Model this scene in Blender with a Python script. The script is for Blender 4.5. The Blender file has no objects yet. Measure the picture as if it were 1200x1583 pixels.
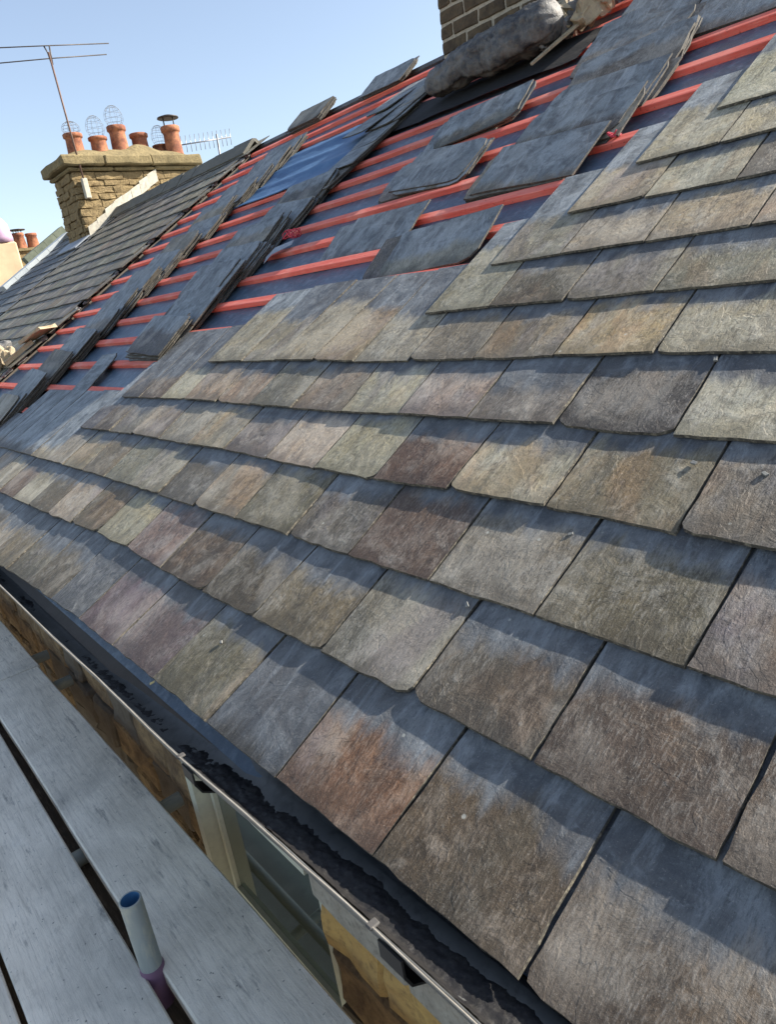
import bpy, bmesh, math, random
from mathutils import Vector, Matrix, noise, Euler

R = math.radians
random.seed(7)
sc = bpy.context.scene
col = sc.collection

# ------------------------------------------------------------------ camera, light, exposure
g = 0.24                                  # slate gauge in metres
TH = R(31.486)                            # roof pitch
CT, ST = math.cos(TH), math.sin(TH)

cam_d = bpy.data.cameras.new('camera')
cam = bpy.data.objects.new('camera', cam_d)
col.objects.link(cam)
W2C = ((0.6465827497, 0.7500806051, -0.1389598273),
       (0.1502749142, -0.3038320038, -0.9407994279),
       (-0.7478958470, 0.5874225049, -0.3091708310))
rot = Matrix((W2C[0], [-a for a in W2C[1]], [-a for a in W2C[2]])).transposed()
cam.matrix_world = Matrix.Translation((0.0, -0.48136, 0.86517)) @ rot.to_4x4()
cam_d.sensor_fit = 'VERTICAL'
cam_d.sensor_height = 36.0
cam_d.lens = 36.0 * 1070.3 / 1583.0
cam_d.clip_start = 0.02
cam_d.clip_end = 6000
sc.camera = cam

SUN = Vector((0.13, 0.2115, 0.172)).normalized()
EL = math.asin(SUN.z)
AZ = math.atan2(SUN.x, SUN.y)
w = bpy.data.worlds.new('World')
sc.world = w
w.use_nodes = True
wn = w.node_tree
for n in list(wn.nodes):
    wn.nodes.remove(n)
sky = wn.nodes.new('ShaderNodeTexSky')
sky.sky_type = 'NISHITA'
sky.sun_disc = False
sky.sun_elevation = EL
sky.sun_rotation = AZ
sky.altitude = 100
sky.air_density = 1.0
sky.dust_density = 1.2
sky.ozone_density = 1.2
bg = wn.nodes.new('ShaderNodeBackground')
bg.inputs['Strength'].default_value = 0.10
wo = wn.nodes.new('ShaderNodeOutputWorld')
hs = wn.nodes.new('ShaderNodeHueSaturation')
hs.inputs['Saturation'].default_value = 0.82
wn.links.new(sky.outputs[0], hs.inputs['Color'])
wn.links.new(hs.outputs[0], bg.inputs[0])
wn.links.new(bg.outputs[0], wo.inputs[0])

sl = bpy.data.lights.new('sun', 'SUN')
sl.energy = 5.0
sl.angle = R(0.53)
sl.color = (1.0, 0.93, 0.82)
so = bpy.data.objects.new('sun', sl)
so.rotation_euler = (-SUN).to_track_quat('-Z', 'Y').to_euler()
so.location = (3, 4, 8)
col.objects.link(so)

sc.view_settings.view_transform = 'Standard'
sc.view_settings.look = 'None'
sc.view_settings.gamma = 1.0
sc.view_settings.use_curve_mapping = False
sc.view_settings.exposure = 1.25
sc.render.resolution_x, sc.render.resolution_y = 777, 1024

# ------------------------------------------------------------------ helpers
def RW(u, v, wv):
    """roof coordinates (gauges along eave, up slope, out of slope) -> world"""
    u, v, wv = u * g, v * g, wv * g
    return Vector((u, v * CT - wv * ST, v * ST + wv * CT))

ROOFROT = Matrix.Rotation(TH, 4, 'X')

def tag(o, label=None, cat=None, group=None, kind=None):
    if label: o['label'] = label
    if cat: o['category'] = cat
    if group: o['group'] = group
    if kind: o['kind'] = kind
    return o

def empty(name, loc=(0, 0, 0), label=None, cat=None, group=None):
    o = bpy.data.objects.new(name, None)
    o.location = loc
    o.empty_display_size = 0.05
    col.objects.link(o)
    tag(o, label, cat, group)
    return o

WORLD = {}
def link(name, me, mat=None, parent=None, matrix=None):
    o = bpy.data.objects.new(name, me)
    if mat and len(me.materials) == 0:
        me.materials.append(mat)
    col.objects.link(o)
    if parent: o.parent = parent
    if matrix is not None:
        if parent:
            o.matrix_parent_inverse = Matrix()
            pm = WORLD.get(parent.name) or Matrix.Translation(parent.location)
            o.matrix_basis = pm.inverted() @ matrix
            WORLD[o.name] = matrix.copy()
        else:
            o.matrix_basis = matrix
    return o

def mesh_from(bm, name='mesh', smooth=False):
    me = bpy.data.meshes.new(name)
    bm.normal_update()
    bm.to_mesh(me)
    bm.free()
    if smooth:
        for p in me.polygons: p.use_smooth = True
    return me

def pyd(name, vs, fs, smooth=False):
    me = bpy.data.meshes.new(name)
    me.from_pydata([tuple(v) for v in vs], [], fs)
    me.update()
    if smooth:
        for p in me.polygons: p.use_smooth = True
    return me

def box_bm(bm, x0, x1, y0, y1, z0, z1, mat=None):
    vs = [bm.verts.new((x, y, z)) for x in (x0, x1) for y in (y0, y1) for z in (z0, z1)]
    if mat:
        for v in vs: v.co = mat @ v.co
    a = lambda *i: bm.faces.new([vs[k] for k in i])
    a(0, 1, 3, 2); a(4, 6, 7, 5); a(0, 4, 5, 1); a(2, 3, 7, 6); a(0, 2, 6, 4); a(1, 5, 7, 3)
    return vs

def bevel_bm(bm, off, seg=1):
    bmesh.ops.bevel(bm, geom=list(bm.edges), offset=off, segments=seg, affect='EDGES', profile=0.5)

def rough_block(x0, x1, y0, y1, z0, z1, rnd, amp, cuts=2, bev=0.0):
    """stone-like block: subdivided box with noise, softened corners"""
    bm = bmesh.new()
    box_bm(bm, x0, x1, y0, y1, z0, z1)
    bmesh.ops.recalc_face_normals(bm, faces=bm.faces)
    if bev: bevel_bm(bm, bev, 1)
    if cuts: bmesh.ops.subdivide_edges(bm, edges=list(bm.edges), cuts=cuts, use_grid_fill=True)
    off = Vector((rnd.uniform(-50, 50), rnd.uniform(-50, 50), rnd.uniform(-50, 50)))
    sc_ = 1.0 / max(0.02, min(x1 - x0, y1 - y0, z1 - z0))
    for v in bm.verts:
        v.co += noise.noise_vector(v.co * sc_ * 1.1 + off) * amp
    return bm

def tube_mesh(path, r, seg=8, cap=True, radii=None):
    vs, fs = [], []
    n = len(path)
    for i, p in enumerate(path):
        p = Vector(p)
        a = Vector(path[max(0, i - 1)]); b = Vector(path[min(n - 1, i + 1)])
        d = (b - a).normalized()
        up = Vector((0, 0, 1)) if abs(d.z) < 0.9 else Vector((1, 0, 0))
        s = d.cross(up).normalized(); t = s.cross(d)
        rr = radii[i] if radii else r
        for k in range(seg):
            an = 2 * math.pi * k / seg
            vs.append(p + (s * math.cos(an) + t * math.sin(an)) * rr)
    for i in range(n - 1):
        for k in range(seg):
            k2 = (k + 1) % seg
            fs.append((i * seg + k, i * seg + k2, (i + 1) * seg + k2, (i + 1) * seg + k))
    if cap:
        fs.append(tuple(range(seg - 1, -1, -1)))
        fs.append(tuple((n - 1) * seg + k for k in range(seg)))
    return vs, fs

def tubes(name, paths, r, seg=6, smooth=True):
    V, F = [], []
    for p in paths:
        v, f = tube_mesh(p, r, seg)
        o = len(V); V += v; F += [tuple(i + o for i in q) for q in f]
    return pyd(name, V, F, smooth)

def lathe_mesh(name, prof, seg=20, smooth=True):
    V, F = [], []
    for (r, z) in prof:
        for k in range(seg):
            a = 2 * math.pi * k / seg
            V.append((r * math.cos(a), r * math.sin(a), z))
    for i in range(len(prof) - 1):
        for k in range(seg):
            k2 = (k + 1) % seg
            F.append((i * seg + k, i * seg + k2, (i + 1) * seg + k2, (i + 1) * seg + k))
    return pyd(name, V, F, smooth)

# ------------------------------------------------------------------ materials
class NT:
    def __init__(s, name):
        s.m = bpy.data.materials.new(name); s.m.use_nodes = True
        s.t = s.m.node_tree
        s.b = s.t.nodes['Principled BSDF']
    def n(s, typ, **kw):
        x = s.t.nodes.new('ShaderNode' + typ)
        for k, v in kw.items():
            if k.startswith('i_'):
                key = k[2:]
                x.inputs[int(key) if key.isdigit() else key].default_value = v
            else: setattr(x, k, v)
        return x
    def l(s, a, b): s.t.links.new(a, b)
    def coord(s, kind='Object', scale=(1, 1, 1), rnd=True, rot=(0, 0, 0)):
        tc = s.n('TexCoord')
        mp = s.n('Mapping')
        mp.inputs['Scale'].default_value = scale
        mp.inputs['Rotation'].default_value = rot
        s.l(tc.outputs[kind], mp.inputs['Vector'])
        if rnd:
            oi = s.n('ObjectInfo')
            mu = s.n('VectorMath', operation='SCALE'); mu.inputs[0].default_value = (37.1, 53.7, 71.3)
            s.l(oi.outputs['Random'], mu.inputs['Scale'])
            s.l(mu.outputs[0], mp.inputs['Location'])
        return mp.outputs[0]
    def noise(s, vec, scale, detail=4, rough=0.55, dist=0.0):
        x = s.n('TexNoise', i_Scale=scale, i_Detail=detail, i_Roughness=rough, i_Distortion=dist)
        s.l(vec, x.inputs['Vector'])
        return x.outputs['Fac']
    def ramp(s, fac, stops):
        x = s.n('ValToRGB')
        e = x.color_ramp.elements
        while len(e) < len(stops): e.new(0.5)
        for k, (p, c) in enumerate(stops):
            e[k].position = p
            e[k].color = (c, c, c, 1) if isinstance(c, (int, float)) else (*c, 1)
        s.l(fac, x.inputs[0])
        return x.outputs[0]
    def mix(s, fac, a, b, mode='MIX'):
        x = s.n('Mix', data_type='RGBA', blend_type=mode)
        for v, i in ((fac, 0), (a, 6), (b, 7)):
            if hasattr(v, 'links'): s.l(v, x.inputs[i])
            elif i == 0: x.inputs[0].default_value = v
            else: x.inputs[i].default_value = (*v, 1)
        return x.outputs[2]
    def math(s, op, a, b=0.0, clamp=False):
        x = s.n('Math', operation=op, use_clamp=clamp)
        for v, i in ((a, 0), (b, 1)):
            if hasattr(v, 'links'): s.l(v, x.inputs[i])
            else: x.inputs[i].default_value = v
        return x.outputs[0]
    def bump(s, h, strength=0.3, dist=0.01, prev=None):
        x = s.n('Bump', i_Strength=strength, i_Distance=dist)
        s.l(h, x.inputs['Height'])
        if prev is not None: s.l(prev, x.inputs['Normal'])
        return x.outputs[0]
    def out(s, color=None, rough=None, normal=None, spec=None, metal=None):
        for v, k in ((color, 'Base Color'), (rough, 'Roughness'), (normal, 'Normal'), (spec, 'Specular IOR Level'), (metal, 'Metallic')):
            if v is None: continue
            if hasattr(v, 'links'): s.l(v, s.b.inputs[k])
            else: s.b.inputs[k].default_value = (*v, 1) if isinstance(v, tuple) else v
        return s.m

def slate_material(name, clean_col=(0.085, 0.086, 0.089), chalk=0.36):
    """riven slate. Object colour = weathered tint, object alpha*3 = height (in gauges) up to which it weathered"""
    m = NT(name)
    oi = m.n('ObjectInfo')
    big = m.coord(scale=(1, 1, 1))
    streak = m.coord(scale=(1.0, 0.20, 1.0), rot=(0, 0, R(13)))
    fine = m.noise(streak, 230, 6, 0.8)
    streaks = m.noise(streak, 17, 8, 0.72, 0.9)
    patch = m.noise(big, 5.0, 7, 0.6, 0.9)
    patch2 = m.noise(big, 11, 9, 0.68, 0.7)
    crust = m.noise(big, 48, 9, 0.75, 0.3)
    grit = m.noise(big, 330, 3, 0.65)
    val = m.ramp(oi.outputs['Random'], [(0.0, 0.78), (1.0, 1.2)])
    base = m.mix(1.0, oi.outputs['Color'], val, 'MULTIPLY')
    warm = m.mix(1.0, base, (1.10, 1.0, 0.84), 'MULTIPLY')
    dark = m.mix(1.0, base, (0.42, 0.40, 0.38), 'MULTIPLY')
    wcol = m.mix(m.ramp(patch, [(0.42, 0.0), (0.58, 1.0)]), base, warm)
    wcol = m.mix(m.ramp(streaks, [(0.38, 0.9), (0.55, 0.0)]), wcol, dark)
    wcol = m.mix(m.ramp(patch2, [(0.50, 0.0), (0.64, 0.7)]), wcol, m.mix(0.5, base, (0.42, 0.40, 0.35)))
    wcol = m.mix(m.ramp(crust, [(0.36, 0.8), (0.50, 0.0)]), wcol, m.mix(0.5, dark, (0.05, 0.045, 0.04)))
    wcol = m.mix(m.ramp(fine, [(0.51, 0.0), (0.67, 0.58)]), wcol, m.mix(0.55, base, (0.55, 0.52, 0.46)))
    wcol = m.mix(m.ramp(fine, [(0.32, 0.75), (0.48, 0.0)]), wcol, (0.045, 0.04, 0.035))
    cloud = m.noise(m.coord(scale=(1, 0.6, 1), rot=(0, 0, R(-30))), 3.4, 5, 0.55, 1.2)
    wcol = m.mix(m.ramp(cloud, [(0.50, 0.0), (0.64, 0.62)]), wcol, m.mix(0.55, m.mix(1.0, base, (1.6, 1.55, 1.45), 'MULTIPLY'), (0.42, 0.39, 0.33)))
    wcol = m.mix(m.ramp(cloud, [(0.30, 0.7), (0.46, 0.0)]), wcol, m.mix(0.35, dark, warm))
    wcol = m.mix(m.ramp(fine, [(0.34, 0.6), (0.50, 0.0)]), wcol, dark)
    rs_ = m.n('SeparateColor'); oc2 = m.n('TexWhiteNoise', noise_dimensions='1D'); m.l(oi.outputs['Random'], oc2.inputs['W']); m.l(oc2.outputs['Color'], rs_.inputs[0])
    rust = m.noise(m.coord(scale=(1, 0.4, 1), rot=(0, 0, R(10))), 5.5, 6, 0.6, 0.8)
    rsel = m.ramp(rs_.outputs[0], [(0.45, 0.0), (0.75, 0.75)])
    wcol = m.mix(m.math('MULTIPLY', m.ramp(rust, [(0.47, 0.0), (0.60, 1.0)]), rsel), wcol, m.mix(1.0, wcol, (1.08, 0.87, 0.73), 'MULTIPLY'))
    psel = m.ramp(rs_.outputs[1], [(0.55, 0.0), (0.85, 0.7)])
    wcol = m.mix(m.math('MULTIPLY', m.ramp(rust, [(0.40, 1.0), (0.52, 0.0)]), psel), wcol, m.mix(1.0, wcol, (0.74, 0.70, 0.80), 'MULTIPLY'))
    # damp dark rim above the tail
    tc0 = m.n('TexCoord'); sp0 = m.n('SeparateXYZ'); m.l(tc0.outputs['Object'], sp0.inputs[0])
    rim = m.math('ADD', m.math('DIVIDE', sp0.outputs['Y'], g), m.math('MULTIPLY', m.math('SUBTRACT', patch2, 0.5), 0.9))
    wcol = m.mix(m.ramp(rim, [(0.0, 0.65), (0.24, 0.0)]), wcol, dark)
    # clean slate
    ccol = m.mix(m.ramp(patch, [(0.40, 0.0), (0.62, chalk)]), clean_col, (0.34, 0.37, 0.385))
    ccol = m.mix(m.ramp(patch2, [(0.38, 0.7), (0.54, 0.0)]), ccol, (0.05, 0.056, 0.065))
    ccol = m.mix(m.ramp(streaks, [(0.50, 0.0), (0.68, chalk * 1.3)]), ccol, (0.34, 0.37, 0.39))
    ccol = m.mix(m.ramp(fine, [(0.34, 0.6), (0.5, 0.0)]), ccol, (0.05, 0.055, 0.06))
    ccol = m.mix(m.ramp(crust, [(0.56, 0.0), (0.70, 0.4)]), ccol, (0.30, 0.32, 0.33))
    # boundary
    tc = m.n('TexCoord'); sp = m.n('SeparateXYZ'); m.l(tc.outputs['Object'], sp.inputs[0])
    yv = m.math('DIVIDE', sp.outputs['Y'], g)
    edge = m.math('ADD', yv, m.math('MULTIPLY', m.math('SUBTRACT', m.noise(m.coord(scale=(1, 0.35, 1)), 9, 7, 0.66, 0.5), 0.5), 1.05))
    lim = m.math('MULTIPLY', oi.outputs['Alpha'], 3.0)
    f = m.math('DIVIDE', m.math('SUBTRACT', edge, lim), 0.10)
    f = m.ramp(m.math('ADD', m.math('MULTIPLY', f, 0.5), 0.5, True), [(0.0, 0.0), (1.0, 1.0)])
    colr = m.mix(f, wcol, ccol)
    # lichen spots and grit
    vo = m.n('TexVoronoi', feature='F1', i_Scale=20.0, i_Randomness=1.0); m.l(big, vo.inputs['Vector'])
    spot = m.ramp(vo.outputs['Distance'], [(0.055, 1.0), (0.10, 0.0)])
    sel = m.ramp(m.noise(big, 5, 2), [(0.57, 0.0), (0.62, 0.7)])
    colr = m.mix(m.math('MULTIPLY', spot, sel), colr, (0.42, 0.42, 0.37))
    colr = m.mix(m.ramp(grit, [(0.62, 0.0), (0.75, 0.5)]), colr, (0.45, 0.42, 0.36))
    colr = m.mix(m.ramp(grit, [(0.27, 0.5), (0.40, 0.0)]), colr, (0.03, 0.03, 0.028))
    h = m.math('ADD', m.math('MULTIPLY', fine, 0.5), m.math('ADD', m.math('MULTIPLY', streaks, 0.7), m.math('MULTIPLY', grit, 0.25)))
    nb = m.bump(h, 0.75, 0.004)
    nb = m.bump(patch2, 0.6, 0.007, nb)
    nb = m.bump(crust, 0.5, 0.003, nb)
    ro = m.ramp(patch2, [(0.3, 0.52), (0.7, 0.72)])
    cl = m.ramp(m.noise(m.coord(scale=(1, 0.55, 1), rot=(0, 0, R(-20))), 7.5, 5, 0.55, 0.5), [(0.40, 0.0), (0.408, 0.35), (0.52, 0.40), (0.526, 0.7), (0.60, 0.72), (0.606, 1.0)])
    nb = m.bump(cl, 0.8, 0.0022, nb)
    return m.out(colr, ro, nb, 0.36)

M_SLATE = slate_material('laid_slate')
M_LOOSE = slate_material('loose_slate', (0.175, 0.195, 0.205), 0.70)
M_EDGE = None
M_OLD = slate_material('old_slate', (0.11, 0.115, 0.112), 0.25)

def plain_noise(name, c1, c2, scale=8, rough=0.7, bump=0.3, bd=0.01, stretch=(1, 1, 1), c3=None, detail=9, rnd=True, spec=0.4, metal=0.0, lo=0.35, hi=0.65, kind='Object'):
    m = NT(name)
    v = m.coord(kind, scale=stretch, rnd=rnd)
    a = m.noise(v, scale, detail, 0.68, 0.2)
    b = m.noise(v, scale * 4.3, detail, 0.7)
    c = m.mix(m.ramp(a, [(lo, 0.0), (hi, 1.0)]), c1, c2)
    if c3: c = m.mix(m.ramp(b, [(0.50, 0.0), (0.70, 0.8)]), c, c3)
    h = m.math('ADD', a, m.math('MULTIPLY', b, 0.5))
    return m.out(c, rough, m.bump(h, bump, bd), spec, metal)

M_FELT = plain_noise('felt', (0.05, 0.08, 0.12), (0.085, 0.13, 0.185), 5, 0.40, 0.6, 0.008, c3=(0.18, 0.24, 0.30), rnd=False)
M_MEMB = plain_noise('blue_membrane', (0.035, 0.095, 0.21), (0.055, 0.14, 0.28), 4, 0.5, 0.4, 0.01, c3=(0.10, 0.2, 0.34), stretch=(0.4, 1, 1), rnd=False)
def batten_material():
    m = NT('red_batten')
    v = m.coord(scale=(0.35, 6, 6))
    v2 = m.coord(scale=(1, 1, 1))
    a = m.noise(v, 9, 5, 0.6); b = m.noise(v2, 5, 4)
    c = m.mix(m.ramp(a, [(0.35, 0.0), (0.65, 1.0)]), (0.70, 0.125, 0.09), (0.80, 0.225, 0.17))
    c = m.mix(m.ramp(b, [(0.50, 0.0), (0.72, 0.55)]), c, (0.78, 0.38, 0.30))
    c = m.mix(m.ramp(m.noise(m.coord(scale=(0.25, 1, 1)), 3.0, 6, 0.65), [(0.45, 0.0), (0.66, 0.6)]), c, (0.50, 0.10, 0.07))
    c = m.mix(m.ramp(m.noise(v, 30, 8, 0.75), [(0.55, 0.0), (0.68, 0.55)]), c, (0.80, 0.45, 0.36))
    c = m.mix(m.ramp(m.noise(v2, 60, 3), [(0.66, 0.0), (0.74, 0.6)]), c, (0.16, 0.05, 0.04))
    return m.out(c, 0.75, m.bump(a, 0.3, 0.003), 0.25)
M_BATTEN = batten_material()
M_ROOFBODY = plain_noise('roof_deck', (0.09, 0.075, 0.06), (0.12, 0.10, 0.08), 6)
M_GUTTER = plain_noise('black_gutter', (0.075, 0.078, 0.076), (0.13, 0.132, 0.125), 6, 0.42, 0.2, 0.004, c3=(0.045, 0.046, 0.045), spec=0.45)
M_LIP = plain_noise('sunlit_gutter_lip', (0.20, 0.185, 0.155), (0.30, 0.275, 0.235), 14, 0.85, 0.2, 0.003, c3=(0.16, 0.14, 0.11))  # paler than the trough: sunlight on the lip put into its colour
M_BLACKM = plain_noise('black_plastic', (0.012, 0.012, 0.013), (0.02, 0.02, 0.02), 20, 0.5, 0.1, 0.002)
M_CLIP = plain_noise('grey_clip', (0.055, 0.052, 0.048), (0.085, 0.08, 0.075), 30, 0.7, 0.2, 0.002)
M_SLUDGE = plain_noise('wet_sludge', (0.010, 0.010, 0.012), (0.022, 0.021, 0.020), 40, 0.5, 0.5, 0.004, c3=(0.045, 0.042, 0.038), spec=0.25)
M_WATER = plain_noise('gutter_film', (0.19, 0.195, 0.185), (0.25, 0.255, 0.24), 7, 0.28, 0.05, 0.002, c3=(0.14, 0.145, 0.14), spec=0.5)
M_SAND = plain_noise('sandstone', (0.33, 0.225, 0.115), (0.13, 0.085, 0.05), 9, 0.9, 1.0, 0.016, c3=(0.07, 0.05, 0.035), spec=0.2)
M_SANDY = plain_noise('yellow_sandstone', (0.56, 0.36, 0.12), (0.44, 0.27, 0.10), 10, 0.9, 0.8, 0.01, c3=(0.22, 0.13, 0.06), spec=0.2)
M_MORTAR = plain_noise('mortar', (0.16, 0.13, 0.095), (0.10, 0.08, 0.06), 14, 0.95, 0.6, 0.008, spec=0.15)
M_CHST = plain_noise('chimney_stone', (0.32, 0.24, 0.125), (0.19, 0.14, 0.075), 12, 0.92, 1.0, 0.03, c3=(0.085, 0.065, 0.042), spec=0.15)
M_CHCAP = plain_noise('chimney_cap_stone', (0.27, 0.215, 0.115), (0.165, 0.135, 0.075), 6, 0.92, 0.9, 0.02, c3=(0.08, 0.068, 0.045), spec=0.15)
M_RIDGE = plain_noise('grey_ridge_stone', (0.12, 0.115, 0.10), (0.17, 0.16, 0.13), 6, 0.9, 0.5, 0.01, c3=(0.08, 0.085, 0.06))
M_CHMORT = plain_noise('chimney_mortar', (0.26, 0.20, 0.12), (0.18, 0.14, 0.085), 9, 0.95, 0.6, 0.012, spec=0.15)
M_FLASH = plain_noise('pale_flashing', (0.52, 0.49, 0.41), (0.42, 0.39, 0.32), 6, 0.8, 0.4, 0.01, c3=(0.30, 0.28, 0.23))
M_LEADBLUE = plain_noise('lead_sheet', (0.30, 0.33, 0.37), (0.22, 0.25, 0.29), 5, 0.5, 0.3, 0.01, c3=(0.42, 0.44, 0.46))
M_POT = plain_noise('terracotta', (0.40, 0.165, 0.085), (0.20, 0.075, 0.045), 7, 0.88, 0.4, 0.008, c3=(0.08, 0.05, 0.042), lo=0.42, hi=0.58)
M_WIRE = plain_noise('galvanised_wire', (0.22, 0.23, 0.24), (0.16, 0.17, 0.18), 20, 0.55, 0.0, 0.001, metal=0.2)
M_DARKMETAL = plain_noise('dark_metal', (0.05, 0.045, 0.045), (0.08, 0.07, 0.065), 12, 0.5, 0.1, 0.002, metal=0.4)
M_RUST = plain_noise('rusty_mast', (0.10, 0.06, 0.045), (0.16, 0.10, 0.08), 15, 0.6, 0.1, 0.002, metal=0.3)
M_ALU = plain_noise('dull_aluminium', (0.30, 0.31, 0.33), (0.22, 0.23, 0.25), 9, 0.4, 0.05, 0.002, metal=0.7)
M_BRICK = plain_noise('sooty_brick', (0.15, 0.112, 0.07), (0.075, 0.057, 0.04), 7, 0.92, 1.0, 0.014, c3=(0.05, 0.042, 0.034), spec=0.15)
M_BRMORT = plain_noise('pale_brick_mortar', (0.46, 0.41, 0.32), (0.34, 0.30, 0.235), 14, 0.95, 0.7, 0.008, c3=(0.16, 0.14, 0.10), spec=0.15)
M_LEAD = plain_noise('old_lead', (0.04, 0.043, 0.05), (0.15, 0.148, 0.14), 9, 0.55, 0.9, 0.010, c3=(0.15, 0.12, 0.085), lo=0.42, hi=0.58, stretch=(0.8, 1.2, 1.2))
M_RUBBLE = plain_noise('pale_rubble', (0.45, 0.37, 0.24), (0.33, 0.27, 0.19), 9, 0.95, 0.8, 0.012, c3=(0.22, 0.18, 0.13), spec=0.15)
M_RUBBLEG = plain_noise('grey_rubble', (0.20, 0.195, 0.19), (0.12, 0.12, 0.12), 9, 0.95, 0.8, 0.012, c3=(0.3, 0.29, 0.27), spec=0.15)
def board_material():
    m = NT('weathered_board')
    v = m.coord(scale=(0.12, 1, 1)); v2 = m.coord(scale=(1, 1, 1)); v3 = m.coord(scale=(0.5, 3.2, 1), rot=(0, 0, R(68)))
    a = m.noise(v, 55, 9, 0.72, 0.5); b = m.noise(v2, 5, 5, 0.6, 0.5); s = m.noise(v3, 9, 5, 0.7)
    c = m.mix(m.ramp(b, [(0.35, 0.0), (0.65, 1.0)]), (0.69, 0.63, 0.52), (0.85, 0.78, 0.65))
    c = m.mix(m.ramp(a, [(0.5, 0.0), (0.72, 0.5)]), c, (0.47, 0.44, 0.375))
    c = m.mix(m.ramp(m.noise(v2, 22, 8, 0.75), [(0.56, 0.0), (0.70, 0.45)]), c, (0.34, 0.31, 0.255))
    c = m.mix(m.ramp(m.noise(v2, 14, 8, 0.75), [(0.30, 0.6), (0.42, 0.0)]), c, (0.86, 0.81, 0.70))
    gr = m.noise(m.coord(scale=(0.06, 1, 1)), 130, 8, 0.75, 0.4)
    c = m.mix(m.ramp(gr, [(0.50, 0.0), (0.66, 0.55)]), c, (0.38, 0.345, 0.285))
    c = m.mix(m.ramp(m.noise(v2, 3.2, 6, 0.6, 0.8), [(0.50, 0.0), (0.66, 0.45)]), c, (0.40, 0.375, 0.32))
    c = m.mix(m.ramp(s, [(0.60, 0.0), (0.70, 0.65)]), c, (0.14, 0.14, 0.135))
    c = m.mix(m.ramp(m.noise(v2, 90, 3), [(0.68, 0.0), (0.74, 0.8)]), c, (0.07, 0.07, 0.068))
    return m.out(c, 0.8, m.bump(m.math('ADD', a, m.noise(v2, 22, 8, 0.75)), 0.45, 0.005), 0.3)
M_BOARD = board_material()
M_BROWNWOOD = plain_noise('wet_brown_timber', (0.10, 0.075, 0.05), (0.045, 0.035, 0.027), 9, 0.75, 0.6, 0.01, stretch=(0.4, 2, 1), c3=(0.20, 0.16, 0.11))
M_TUBE = plain_noise('galvanised_tube', (0.36, 0.38, 0.34), (0.22, 0.25, 0.245), 9, 0.55, 0.2, 0.003, stretch=(1, 1, 0.25), c3=(0.46, 0.44, 0.33), metal=0.15)
M_BLUE = plain_noise('blue_tube_lining', (0.07, 0.20, 0.36), (0.04, 0.12, 0.24), 10, 0.5, 0.1, 0.003)
M_PURPLE = plain_noise('purple_paint', (0.22, 0.12, 0.19), (0.15, 0.09, 0.14), 12, 0.6, 0.2, 0.003)
M_FRAME = plain_noise('window_frame_paint', (0.56, 0.555, 0.43), (0.50, 0.495, 0.39), 12, 0.5, 0.15, 0.002, c3=(0.44, 0.43, 0.34))
M_FASCIA = plain_noise('pale_stone_head', (0.36, 0.33, 0.27), (0.25, 0.22, 0.175), 14, 0.9, 0.6, 0.006, c3=(0.14, 0.12, 0.09))
mg = NT('window_glass'); mg.b.inputs['Transmission Weight'].default_value = 0.6
mg.b.inputs['IOR'].default_value = 2.1
M_GLASS = mg.out((0.16, 0.21, 0.17), 0.02, None, 0.8)
M_ROOM = plain_noise('dim_room', (0.10, 0.10, 0.085), (0.06, 0.06, 0.05), 3, 0.9, 0.0)
M_WHITEREND = plain_noise('pale_render', (0.55, 0.42, 0.27), (0.45, 0.34, 0.22), 3, 0.9, 0.3, 0.01)
M_PALEROOF = plain_noise('pale_verge', (0.44, 0.48, 0.50), (0.34, 0.38, 0.41), 3, 0.7, 0.2, 0.01)
M_GREENV = plain_noise('mossy_ridge', (0.10, 0.12, 0.09), (0.15, 0.17, 0.13), 6, 0.9, 0.5, 0.01)
M_BLUEPLAST = plain_noise('blue_plastic', (0.06, 0.05, 0.42), (0.10, 0.08, 0.5), 6, 0.4, 0.1, 0.003)
M_PINK = plain_noise('pink_drum', (0.42, 0.30, 0.42), (0.36, 0.24, 0.34), 6, 0.6, 0.1, 0.003)
M_TWINE = plain_noise('red_twine', (0.62, 0.07, 0.10), (0.45, 0.04, 0.07), 30, 0.7, 0.2, 0.002)
M_GROUND = plain_noise('yard_ground', (0.24, 0.21, 0.165), (0.16, 0.14, 0.11), 0.8, 0.95, 0.3, 0.02, c3=(0.28, 0.25, 0.2))
M_CHIP = plain_noise('pale_chip', (0.22, 0.22, 0.205), (0.16, 0.16, 0.15), 40, 0.85, 0.3, 0.002)
M_LEAF = plain_noise('yellow_leaf', (0.55, 0.42, 0.16), (0.45, 0.36, 0.18), 30, 0.6, 0.2, 0.002)

M_EDGE2 = plain_noise('dressed_slate_edge', (0.04, 0.037, 0.032), (0.10, 0.09, 0.07), 22, 0.85, 0.6, 0.005, c3=(0.34, 0.30, 0.22), lo=0.4, hi=0.6)
M_EDGE = plain_noise('slate_edge', (0.035, 0.033, 0.03), (0.07, 0.065, 0.055), 30, 0.85, 0.5, 0.004, c3=(0.20, 0.17, 0.12), lo=0.4, hi=0.6)
# ------------------------------------------------------------------ setting: ground, sky is the world
bm = bmesh.new()
bmesh.ops.create_grid(bm, x_segments=8, y_segments=8, size=1500)
o = link('ground', mesh_from(bm), M_GROUND); o.location = (0, 0, -5.6); tag(o, kind='structure')

# ------------------------------------------------------------------ the house roof under repair
T = 0.031          # slate thickness in gauges
SL = T + 0.007     # fall of a slate's top face per gauge relative to the roof plane
L_ROOF = -29.9
RIDGE = 20.0

roof = empty('house_roof', (0, 0, 0), 'long slate roof being stripped and relaid, red battens bare near its ridge', 'roof')

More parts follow.
